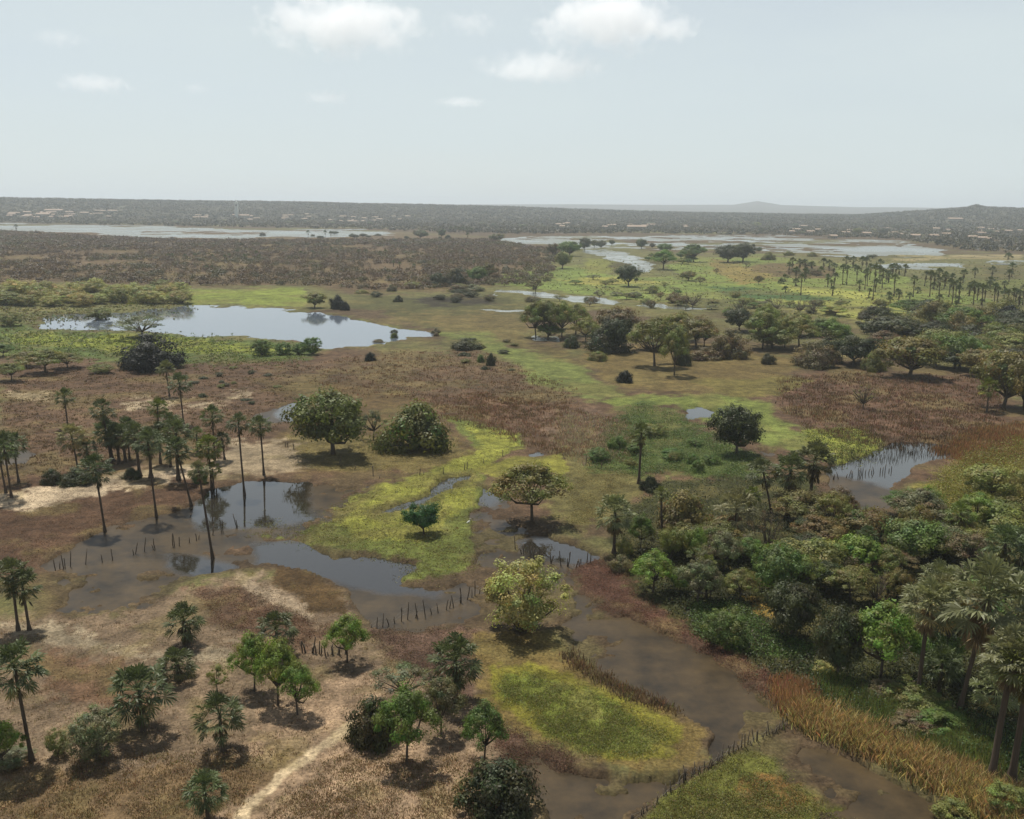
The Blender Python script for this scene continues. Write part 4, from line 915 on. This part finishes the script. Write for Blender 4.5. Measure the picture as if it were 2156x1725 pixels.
for q_ in sample([(1620,560),(1800,570),(2150,590),(2156,660),(1900,650),(1640,615)], 34, rr_):
    hh_ = rr_.uniform(14, 22); plant((0, 'far', q_[0], q_[1], q_[1] - hh_, q_[0], rr_.uniform(13, 19), 'pdk', 'small palm scattered singly over the far green field'), 'scattered palms of the far green field')
for R_, L_, lab, grp in ((1, [(1065,455),(1088,455),(1170,460),(1235,455),(1340,460),(1420,465),(1450,455),(1545,460),(1620,440),(1308,530),(1342,530),(1500,430),(1640,460),(1900,440),(1975,435),(2095,415),(2130,440)], 'tiny palm rising out of the dry brown scrub', 'palms in the dry scrub'),
                         (2, [(110,430),(155,430),(245,440),(280,430),(370,510),(460,520),(765,430),(585,490),(840,500),(330,500)], 'tiny palm rising out of the dry brown scrub', 'palms in the dry scrub'),
                         (2, [(690,285),(720,285),(745,290),(770,285),(790,295),(812,290),(825,295),(800,325)], 'tiny palm on the low rise between the two far lakes', 'palms on the rise between the lakes'),
                         (1, [(1947,310),(2055,308),(2090,315),(103,272)], 'tiny palm standing dark against the left far lake', 'palms against the left far lake')):
    for x, y in L_: plant((R_, 'far', x, y + 42, y, x, 30, 'pdk', lab), grp)
rng = np.random.default_rng(5)
WORDS = 'first second third fourth fifth sixth seventh eighth ninth tenth eleventh twelfth thirteenth fourteenth fifteenth sixteenth seventeenth eighteenth nineteenth twentieth'.split()
# willow bushes along the far left shore of the pond
for row, (ya, yb, hh) in enumerate(((705, 735, 90), (755, 800, 105))):
    x = -20; wi = 0
    while x < (1200 if row == 0 else 1160):
        yy = rng.uniform(ya, yb); yy = min(yy, 835 - .04 * x)
        w = rng.uniform(110, 170); plant((1, 'dome' if rng.random() < .4 else 'willow', x, yy, yy - hh * rng.uniform(.7, 1.1), x, w, 'yl' if rng.random() < .75 else 'ol', WORDS[wi] + (' yellow-green willow bush from the left in the rear row beyond the pond' if row == 0 else ' willow bush from the left in the front row on the far pond shore')), 'willow bushes in the belt beyond the pond'); wi += 1
        x += w * rng.uniform(.5, .75)
# small shrubs dotted over the flats
LM = [('big round mango tree',715,958),('low wide mango tree',880,945),('emerald round tree in the marsh',893,1131),('spreading tree in the water',1117,1102),('bright tree at the grove tip',1374,1254),
 ('dark round tree by the blue pool',1554,958),('silver leaved palm at the grove edge',1291,1170),('smooth dome bush',1440,1120),('fan palm amid the grove',1545,1150),('vivid green grove tree',1463,1183),('wide deep green tree',1628,1257),
 ('dark feathery tree',1931,1122),('broad green tree below the feathery one',1920,1186),('dark glossy leaved tree',1667,1351),('bright green spreading tree',1864,1441),('very dark palm at the edge',2140,1251),('tall skirted palm',1930,1484),
 ('crooked tree at the pool',1737,1133),('thin drooping palm',1344,1023),('black round tree',315,779),('mirrored tree on the pond bank',663,650),('dark cone bush',779,762),('upright dark bush',1034,770),('black-green bush',1315,808),
 ('dark bushy centre grove tree',1291,743),('thick trunked brown-green tree',1382,773),('tall trunked grove tree',1415,793),('puddle tree of the grove',1149,715),('orange crowned tree',1914,796),('very dark broad tree',1867,725),('dark heavy front tree',1797,772),
 ('broken topped dusky bush',1715,775),('wide thorn tree of the line',1607,737),('green broad tree of the line',1739,728),('clump-like dark tree',1970,684),('black dense tree under the palms',2117,688),('yellow-brown tree before the line',1822,685),
 ('small dark bush on green',1615,769),('many trunked tree of the fields',1324,603),('dark pair of round trees',1550,553),('tallest field palm',1837,634),('green round scrub edge tree',1006,597),('dark scrub edge tree',961,603),('leafless red tree',1910,660),
 ('grey leafless tree by the water',1459,648),('pale thorn tree in the field',1757,667),('wide tree at the river bend',1199,540),('twisted lone tree',1816,864),('reddish field tree',1597,601),('bare thorny stream shrub',1127,617),('round headed sand palm',385,898),('two tall waterside palms',535,1020),
 ('olive shrub by the corner',2120,1719),('tiny palms on the rise',975,490),('white tower',514,460),('palms against the left lake',660,500),('stump-free left end of the pond',70,690),('grassy inlet of the pond',400,640)]
LM = [(a.replace('stump-free ', ''), b, c) for a, b, c in LM]
USED = set(); NM = dict(dk='dark green', gr='mid green', ol='olive', br='bright green', mg='dull green', orr='rust tinged', bn='brownish', gy='greyish', em='emerald', pdk='dark', yl='yellowish', blk='black')
KW = dict(round='round crowned tree', umbrella='spreading thorn tree', airy='thin open tree', bare='twiggy bare tree', dome='rounded bush', willow='feathery shrub')
def own_label(kind, col, x, y, w):
    size = 'small' if w < 40 else ('medium' if w < 75 else 'large')
    for a, b, c in sorted(LM, key=lambda t: math.hypot(t[1] - x, (t[2] - y) * 2)):
        dx = x - b; dy = y - c
        rel = ('just ' if math.hypot(dx, 2 * dy) < 45 else '') + (('right of' if dx > 0 else 'left of') if abs(dx) > abs(dy) * 2 else ('in front of' if dy > 0 else 'behind'))
        l = f'{size} {NM[col]} {KW[kind]} {rel} the {a}'
        if l not in USED and len(l.split()) <= 16: USED.add(l); return l
def dots(P, n, w, h, kinds, cols, lab, grp, seed):
    rng = np.random.default_rng(seed)
    for q in sample(P, n, rng):
        ww = w * rng.uniform(.7, 1.5); k_ = kinds[rng.integers(len(kinds))]; c_ = cols[rng.integers(len(cols))]
        plant((0, k_, q[0], q[1], q[1] - h * rng.uniform(.6, 1.3), q[0], ww, c_, own_label(k_, c_, q[0], q[1], ww) if q[1] > 545 else lab), grp)
dots([(1060,570),(1280,590),(1640,640),(2150,640),(2150,690),(1700,670),(1480,660),(1200,625)], 60, 22, 13, ['willow','airy','umbrella'], ['gy','ol','gr'], 'small thin shrub on the far green fields', 'shrubs on the far green fields', 41)
dots([(720,600),(1040,600),(1040,640),(800,640)], 18, 26, 14, ['dome','willow'], ['dk','ol','bn'], 'dark shrub at the lower edge of the dry scrub', 'shrubs at the lower edge of the scrub', 42)
dots([(400,770),(620,790),(600,860),(420,850)], 14, 14, 9, ['dome','willow'], ['ol','dk'], 'little shrub on the sandy ground left of the mango trees', 'little shrubs on the sand', 43)
dots([(720,690),(1080,700),(1100,790),(900,780)], 16, 18, 9, ['dome','willow'], ['dk','ol','bn'], 'little shrub between the pond and the centre grove', 'little shrubs right of the pond', 44)
dots([(1120,690),(1320,680),(1560,680),(1760,700),(1960,740),(1960,780),(1740,770),(1500,765),(1280,745),(1130,715)], 24, 64, 50, ['umbrella','round','dome','umbrella'], ['ol','ol','dk','bn','gr'], 'thorn tree filling the gaps of the centre tree line', 'thorn trees of the centre tree line', 55)
dots([(1740,1440),(1900,1480),(2060,1560),(2090,1620),(1960,1570),(1780,1500)], 12, 60, 44, ['willow','dome','umbrella'], ['gr','ol','gr','bn'], 'bush growing in the green reeds at lower right', 'bushes in the green reeds', 56)
dots([(1560,560),(1760,560),(1750,585),(1560,582)], 12, 18, 10, ['airy','willow'], ['bn','gy'], 'greyish shrub on the brown patch in the far field', 'shrubs on the brown patch', 45)
dots([(1240,990),(1300,880),(1430,890),(1590,965),(1590,1010),(1420,1000)], 12, 32, 26, ['dome','willow','round'], ['gr','gr','ol'], 'low leafy green bush in the wet thicket at centre right', 'leafy bushes of the wet thicket', 46)
dots([(1740,650),(2140,680),(2156,800),(1980,780),(1800,700)], 22, 70, 50, ['round','dome','umbrella'], ['gr','ol','dk','orr'], 'tree of the dense green belt at the right', 'trees of the dense green belt', 47)
dots([(1300,1120),(1700,1090),(2150,1080),(2150,1330),(1900,1300),(1560,1240)], 36, 74, 66, ['round','umbrella','umbrella','airy','bare'], ['gr','ol','br','mg','gr','dk','orr','bn'], 'understorey tree inside the thick grove at lower right', 'understorey trees of the thick grove', 48)
dots([(1130,600),(1480,640),(1480,665),(1100,640)], 16, 26, 18, ['airy','willow'], ['gy','bn'], 'thin grey shrub along the small stream', 'thin shrubs along the stream', 49)
dots([(540,490),(1000,498),(1040,520),(560,506)], 16, 12, 7, ['round','dome'], ['dk','pdk'], 'small dark tree on the near shore of the left far lake', 'trees on the near shore of the left lake', 50)
dots([(1340,545),(1460,540),(1450,560),(1380,562)], 8, 22, 14, ['round','umbrella'], ['gr','ol'], 'small tree beside the river bend', 'small trees beside the river bend', 51)
dots([(1480,470),(2150,480),(2150,520),(1900,500),(1480,488)], 30, 14, 10, ['round','dome'], ['pdk','dk','ol'], 'small dark tree on the far shore of the right lake', 'trees on the far shore of the right lake', 52)
dots([(0,455),(780,470),(780,480),(0,466)], 18, 13, 7, ['round','dome'], ['pdk','gy','ol'], 'small dark tree on the far shore of the left lake', 'trees on the far shore of the left lake', 53)
dots([(1000,462),(1400,470),(1480,485),(1100,492),(1000,480)], 16, 14, 8, ['round','dome'], ['pdk','dk'], 'small dark tree on the rise behind the right lake', 'trees on the rise behind the right lake', 54)

# ------------------------------------------------------------------ dry scrub woodland and wooded hills (uncountable)
def crowns(name, pts, size, hgt, nq, cols, var, label, cat, seed, mixw=None):
    rng = np.random.default_rng(seed); n = len(pts); z, wm = zat(pts); ok = wm < .3; pts = pts[ok]; z = z[ok]; n = len(pts)
    size = size[ok]; hgt = hgt[ok]; th = np.arctan2(pts[:, 0], pts[:, 1]); lr = np.log(np.hypot(pts[:, 0], pts[:, 1]))
    f = fbm(th * 30, lr * 30, seed, 4); cs = np.array([lin(c) for c in cols]); t = np.clip((f - .3) / .4, 0, .999) * (len(cols) - 1)
    t = np.clip(t + rng.normal(0, .35, n) + (fbm(th * 9, lr * 9, seed + 4, 3) - .5) * 4, 0, len(cols) - 1.001); i0 = t.astype(int); u = (t - i0)[:, None]
    c = (cs[i0] * (1 - u) + cs[i0 + 1] * u) * np.clip(1 + var * rng.normal(0, 1, (n, 1)), .35, 2)
    idx = np.repeat(np.arange(n), nq); d = unit(rng.normal(size=(len(idx), 3))); d[:, 2] = np.abs(d[:, 2])
    Pp = np.stack([pts[idx, 0], pts[idx, 1], z[idx] + hgt[idx] * .22], 1) + d * np.stack([size[idx], size[idx], hgt[idx] * .72], 1) * rng.uniform(.45, 1, (len(idx), 1))
    Nr = unit(d + [0, 0, .5] + .6 * rng.normal(size=d.shape)); L = size[idx] * rng.uniform(.28, .6, len(idx)) * (30 / nq) ** .5
    V, Q = quads(Pp, Nr, L, L * .6, rng); C = np.repeat(np.clip(c[idx] * rng.uniform(.85, 1.15, (len(idx), 1)), .01, .8), 4, 0)
    o = obj(name, mesh(name, V, [Q], M_leaf, C)); o.color = (1, 1, 1, 1); tag(o, label, cat, kind='stuff')
SCR = [(-260,488),(0,487),(110,493),(200,499),(420,508),(700,506),(1030,506),(1075,514),(1180,530),(1165,575),(1150,600),(1040,606),(900,612),(760,615),(640,603),(400,606),(200,600),(-260,600)]
rng = np.random.default_rng(77)
G = rng.uniform([-900, 380], [160, 1750], (60000, 2)); q = np.stack(project(G[:, 0], G[:, 1]), 1); D = np.hypot(*G.T)
G = G[inside(q[:, 0], q[:, 1], SCR) & (rng.random(len(G)) < np.clip(700 / D, .35, 1)) & (fbm(G[:, 0] / 38, G[:, 1] / 38, 7, 3) + rng.uniform(-.12, .12, len(G)) > .37)]; D = np.hypot(*G.T); print('scrub', len(G))
crowns('scrub_woodland', G, rng.uniform(1.4, 3.2, len(G)) * (1 + (D > 900) * .5), rng.uniform(2.2, 4.0, len(G)), 46,
       [(86,92,52), (104,94,56), (112,88,58), (90,74,56), (118,100,76), (106,80,58), (98,94,54)], .13, 'dry brown thorn scrub filling the plain between pond and lake', 'scrub', 61)
G = rng.uniform([-3600, 900], [3600, 4100], (110000, 2)); q = np.stack(project(G[:, 0], G[:, 1]), 1); D = np.hypot(*G.T)
G = G[(np.abs(np.arctan2(G[:, 0], G[:, 1])) < .66) & (D < 3700) & inside(q[:, 0], q[:, 1], [(-400,300),(2600,300),(2600,552),(2156,538),(2000,524),(1900,507),(1700,497),(1400,493),(1060,493),(740,483),(0,470),(-400,466)])][:46000]; D = np.hypot(*G.T); print('hills', len(G))
crowns('hill_woodland', G, rng.uniform(3.5, 7, len(G)), rng.uniform(3.5, 7.5, len(G)), 14,
       [(72,82,56), (96,88,66), (84,80,66), (104,100,72), (80,76,58), (66,76,50)], .12, 'grey-brown woodland covering the low hills behind the lakes', 'woodland', 62)

# ------------------------------------------------------------------ houses, church tower
def house(vx, vy, L, D_, h, yaw, label, group, roof=True):
    G = ground(np.float64(vx), np.float64(max(vy, horizon(vx) + 14)))
    z = float(terrain(np.array([G[0]]), np.array([G[1]]))[0][0])
    d = ray(np.float64(vx), np.float64(vy))            # walk along the view ray to the hillside
    for t in np.linspace(1200, 4200, 600):
        p = np.array([0, 0, H]) + d * t
        zz = float(terrain(np.array([p[0]]), np.array([p[1]]))[0][0])
        if p[2] <= zz: G = p[:2]; z = zz; break
    e = bpy.data.objects.new('house', None); COL.objects.link(e); e.location = (G[0], G[1], z - .3); e.rotation_euler.z = yaw; tag(e, label, 'house', group)
    w = MB(); w.box((-L / 2, -D_ / 2, 0), (L / 2, D_ / 2, h)); obj('wall', w.build('wall', M_wall, smooth=False), e)
    rf = MB(); a = L / 2 + .5; b = D_ / 2 + .5; rf.add([(-a,-b,h+.01),(a,-b,h+.01),(a,b,h+.01),(-a,b,h+.01),(-a,0,h+D_*.22),(a,0,h+D_*.22)], [(0,1,5,4),(2,3,4,5),(0,3,2,1)], [(1,2,5),(3,0,4)])
    obj('roof', rf.build('roof', M_roof, smooth=False), e)
    dr = MB(); dr.box((-.6, -D_ / 2 - .06, 0), (.6, -D_ / 2 - .01, 2.3)); obj('door', dr.build('door', M_door, smooth=False), e)
    for k in (-.32, .32):
        wn = MB(); wn.box((k * L - .7, -D_ / 2 - .06, 1.2), (k * L + .7, -D_ / 2 - .01, 2.4)); obj('window', wn.build('window', M_door, smooth=False), e)
rng = np.random.default_rng(8)
for P, n, big, lab, grp in (([(0,450),(240,445),(240,462),(0,466)], 26, 1.8, 'pale house in the village at the far left shore', 'houses of the left village'),
                       ([(400,452),(860,456),(860,472),(400,466)], 34, 1.2, 'pale house in the village around the white tower', 'houses around the white tower'),
                       ([(1130,472),(1480,474),(1480,482),(1130,482)], 14, 1.1, 'small pale house behind the right lake', 'houses behind the right lake'),
                       ([(1640,478),(2150,485),(2150,512),(1850,505),(1640,500)], 30, 1.1, 'small house among trees on the right shore', 'houses on the right shore')):
    for q in sample(P, n, rng): house(q[0], q[1], rng.uniform(6, 12) * big, rng.uniform(6, 9), rng.uniform(3.5, 5), rng.normal(0, .4), lab, grp)
for i, (x, y, L, lb) in enumerate(((115, 449, 40, 'long white shed at the far left village, left of the other'), (92, 458, 28, 'white shed below the long shed at the far left village'), (2010, 467, 32, 'long pale building alone on the slope of the right hill'), (1340, 486, 30, 'pale long building at the water behind the right lake'))):
    house(x, y, L, 12, 7, 0, lb, None)
def tower():
    house(514, 460, 24, 11, 7, 0, 'white church nave at the foot of the white tower', None)
    nv = [o for o in bpy.data.objects if o.get('label') == 'white church nave at the foot of the white tower'][0]; nv['category'] = 'church'; nv.name = 'church'
    e = bpy.data.objects.new('tower', None); COL.objects.link(e); e.location = nv.location + Vector((-16, 0, 0)); tag(e, 'tall slim white tower above the far village', 'tower')
    m = MB(); m.box((-3.6, -3, 0), (3.6, 3, 34)); obj('shaft', m.build('shaft', M_white, smooth=False), e)
    m = MB(); m.box((-3.9, -3.4, 34.01), (3.9, 3.4, 35)); m.add([(-3,-3,35.01),(3,-3,35.01),(3,3,35.01),(-3,3,35.01),(0,0,42)], [(0,3,2,1)], [(0,1,4),(1,2,4),(2,3,4),(3,0,4)]); obj('spire', m.build('spire', M_white, smooth=False), e)
    for s in (-1, 1):
        m = MB(); m.box((s * 1.3 - .6, -3.05, 27), (s * 1.3 + .6, -3.005, 31)); obj('window', m.build('window', M_door, smooth=False), e)
tower()
# ------------------------------------------------------------------ stake fences in the water
def fence(pts, n, h, r, label, seed, gaps=.0, wire=True, jit=.2):
    rng = np.random.default_rng(seed); P = np.array([ground(np.float64(a), np.float64(b)) for a, b in pts]); d = np.r_[0, np.cumsum(np.hypot(*np.diff(P, axis=0).T))]
    e = bpy.data.objects.new('fence', None); COL.objects.link(e); e.location = (P[0][0], P[0][1], 0); tag(e, label, 'fence')
    me = []
    for k in range(3):
        m = MB(); b = rng.normal(0, .05, 2); m.tube([(0, 0, -.6), (b[0], b[1], .5), (b[0] * 2 + .02, b[1] * 2, 1.0)], [r * 1.1, r, r * .8], 6)
        if k == 2: m.tube([(b[0], b[1], .55), (b[0] + .15, b[1] + .05, .95)], [r * .7, r * .5], 5)
        me.append(m.build('post', M_post))
    tops = []
    for i in range(n):
        t = d[-1] * (i + rng.normal(0, jit + .15)) / max(n - 1, 1); t = min(max(t, 0), d[-1]); x = np.interp(t, d, P[:, 0]); y = np.interp(t, d, P[:, 1])
        if rng.random() < gaps: continue
        o = obj('post', me[rng.integers(3)], e); hh = h * rng.uniform(.4, 1.3); o.location = (x - P[0][0], y - P[0][1], 0); o.scale = (1, 1, hh)
        o.rotation_euler = (rng.normal(0, .1), rng.normal(0, .12), rng.uniform(0, 6)); tops.append((o.location[0], o.location[1], hh * .75))
    if wire:
        m = MB(); 
        for f in (.55, .95): m.tube([(a, b, c * f) for a, b, c in tops], [.012] * len(tops), 4)
        obj('wire', m.build('wire', M_wire), e)
def v8(L, o=8): ox, oy, s = REG[o]; return [(ox + x * s, oy + y * s) for x, y in L]
fence(v8([(185,325),(400,260),(650,200),(900,80)]), 22, 1.6, .05, 'row of dark crooked stakes in the brown water left of the willow bush', 1)
fence(v8([(0,1295),(200,1180),(420,1060),(560,1000),(670,925)], 9), 46, 1.15, .042, 'dense stake fence crossing between the two green fields at the bottom', 2)
fence(v8([(-330,1560),(-100,1400),(0,1295)], 9), 14, 1.0, .05, 'sparse continuation of the stake fence towards the bottom edge', 21)
fence(v8([(240,1360),(430,1310),(600,1285),(740,1260),(950,1200),(1150,1170),(1500,1055)], 4), 30, 1.5, .055, 'broken line of stakes in the brown water at left', 3, .2, False, .8)
fence(v8([(1910,480),(2000,490),(2080,500),(2190,505)], 7), 16, 1.5, .06, 'short stake fence on the bank behind the small bright tree', 4)
fence(v8([(930,760),(1050,740),(1180,715),(1320,700)], 6), 24, 1.1, .06, 'line of stakes in the right pool', 5, .1, False)
fence(v8([(1090,1200),(1300,1290),(1480,1310),(1600,1300)], 5), 20, 1.6, .06, 'row of thin stakes in the shallow water behind the willow bush', 6, .1, False, .6)
fence([(600,945),(800,1012),(960,1000),(1090,955)], 22, 1.5, .06, 'sparse stakes curving along the upper edge of the green marsh', 7, .2, False, .6)
fence([(930,880),(1100,935),(1200,975),(1330,1010)], 18, 1.4, .06, 'stakes running past the pale dry reeds', 8, .2, False, .6)
# egret
def egret():
    G = ground(np.float64(987), np.float64(1112)); z = max(zg(G), 0) ; m = MB()
    m.tube([(-.34, 0, .40), (-.22, 0, .44), (-.05, 0, .50), (.10, 0, .56), (.18, 0, .66), (.15, 0, .78), (.20, 0, .88), (.27, 0, .90)], [.015, .06, .12, .10, .045, .03, .04, .02], 10)
    e = obj('egret', m.build('egret', M_white)); e.location = (G[0], G[1], z); e.rotation_euler.z = .6; tag(e, 'small white egret standing in the yellow-green marsh', 'bird')
    b = MB(); b.tube([(.27, 0, .90), (.38, 0, .87)], [.014, .003], 6); obj('beak', b.build('beak', M_roof), e)
    for s in (-.04, .04):
        l = MB(); l.tube([(0, s, .42), (.02, s, .2), (0, s, -.05)], [.014, .01, .01], 5); obj('leg', l.build('leg', M_door), e)
egret()
# ------------------------------------------------------------------ clouds (real volumes, beyond the haze)
def cloud(cx, cy, w, h, dens, dist, label, seed):
    d = ray(np.float64(cx), np.float64(cy)); d = d / math.hypot(d[0], d[1]); P = Vector((d[0] * dist, d[1] * dist, H + d[2] * dist)); s = dist / (F * K)
    rx = w * s / 2; rz = h * s / 2; ry = rx * .6
    import bmesh
    bm = bmesh.new(); bmesh.ops.create_icosphere(bm, subdivisions=3, radius=1.0); me = bpy.data.meshes.new('cloud'); bm.to_mesh(me); bm.free()
    for v in me.vertices: v.co = Vector((v.co.x * rx * 1.25, v.co.y * ry * 1.25, v.co.z * rz * 1.35))
    m = bpy.data.materials.new('cloud_vapour'); m.use_nodes = True; nt = m.node_tree; nt.nodes.clear()
    o = N(nt, 'ShaderNodeOutputMaterial'); sc = N(nt, 'ShaderNodeVolumeScatter'); sc.inputs['Color'].default_value = (1, 1, 1, 1); sc.inputs['Anisotropy'].default_value = .2
    tc = N(nt, 'ShaderNodeTexCoord'); mp = N(nt, 'ShaderNodeMapping'); mp.inputs['Scale'].default_value = (1 / rx, 1 / ry, 1 / rz); nt.links.new(tc.outputs['Object'], mp.inputs[0])
    ln = N(nt, 'ShaderNodeVectorMath', operation='LENGTH'); nt.links.new(mp.outputs[0], ln.inputs[0])
    nz = N(nt, 'ShaderNodeTexNoise'); nz.inputs['Scale'].default_value = 1 / (h * s * .42); nz.inputs['Detail'].default_value = 5; nz.inputs['Roughness'].default_value = .6
    ad = N(nt, 'ShaderNodeVectorMath', operation='ADD'); ad.inputs[1].default_value = (seed * 911.0, 0, 0); nt.links.new(tc.outputs['Object'], ad.inputs[0]); nt.links.new(ad.outputs[0], nz.inputs['Vector'])
    a = N(nt, 'ShaderNodeMath', operation='MULTIPLY_ADD'); nt.links.new(nz.outputs[0], a.inputs[0]); a.inputs[1].default_value = 2.9; a.inputs[2].default_value = -.8
    b = N(nt, 'ShaderNodeMath', operation='SUBTRACT'); nt.links.new(a.outputs[0], b.inputs[0]); nt.links.new(ln.outputs[1], b.inputs[1])
    c = N(nt, 'ShaderNodeMapRange'); c.inputs[1].default_value = -.3; c.inputs[2].default_value = .55; c.inputs[3].default_value = 0; c.inputs[4].default_value = dens; nt.links.new(b.outputs[0], c.inputs[0])
    nt.links.new(c.outputs[0], sc.inputs['Density']); nt.links.new(sc.outputs[0], o.inputs['Volume'])
    me.materials.append(m); ob = obj('cloud', me); ob.location = P; ob.rotation_euler.z = -math.atan2(d[0], d[1]); tag(ob, label, 'cloud')
CD = 18500
for i, c in enumerate([(720, 52, 310, 105, .0034, 'large puffy white cloud at the top, left of centre'), (1285, 45, 300, 105, .0034, 'large puffy white cloud at the top, right of centre'),
          (1140, 142, 250, 60, .002, 'long soft cloud below the right large cloud'), (198, 175, 130, 36, .0022, 'small cloud low at the left'), (122, 80, 95, 34, .001, 'faint small cloud at the upper left corner'),
          (690, 205, 100, 28, .0018, 'small cloud below the left large cloud'), (972, 215, 100, 22, .0025, 'thin flat cloud low in the centre'), (412, 187, 60, 22, .001, 'tiny faint cloud right of the small left cloud'), (990, 48, 110, 50, .0012, 'faint veil of cloud between the two large clouds')]):
    cloud(c[0], c[1], c[2], c[3], c[4], CD, c[5], i)
# ------------------------------------------------------------------ haze
hz = MB(); hz.box((-16300, -16300, -3), (16300, 16300, 125)); hm = bpy.data.materials.new('haze_air'); hm.use_nodes = True; nt = hm.node_tree; nt.nodes.clear()
o = N(nt, 'ShaderNodeOutputMaterial'); v = N(nt, 'ShaderNodeVolumePrincipled'); v.inputs['Color'].default_value = (.86, .94, 1, 1); v.inputs['Density'].default_value = .00014; v.inputs['Anisotropy'].default_value = .2
nt.links.new(v.outputs[0], o.inputs['Volume']); ho = obj('haze', hz.build('haze', hm, smooth=False)); tag(ho, kind='stuff')
print('objects', len(bpy.data.objects))
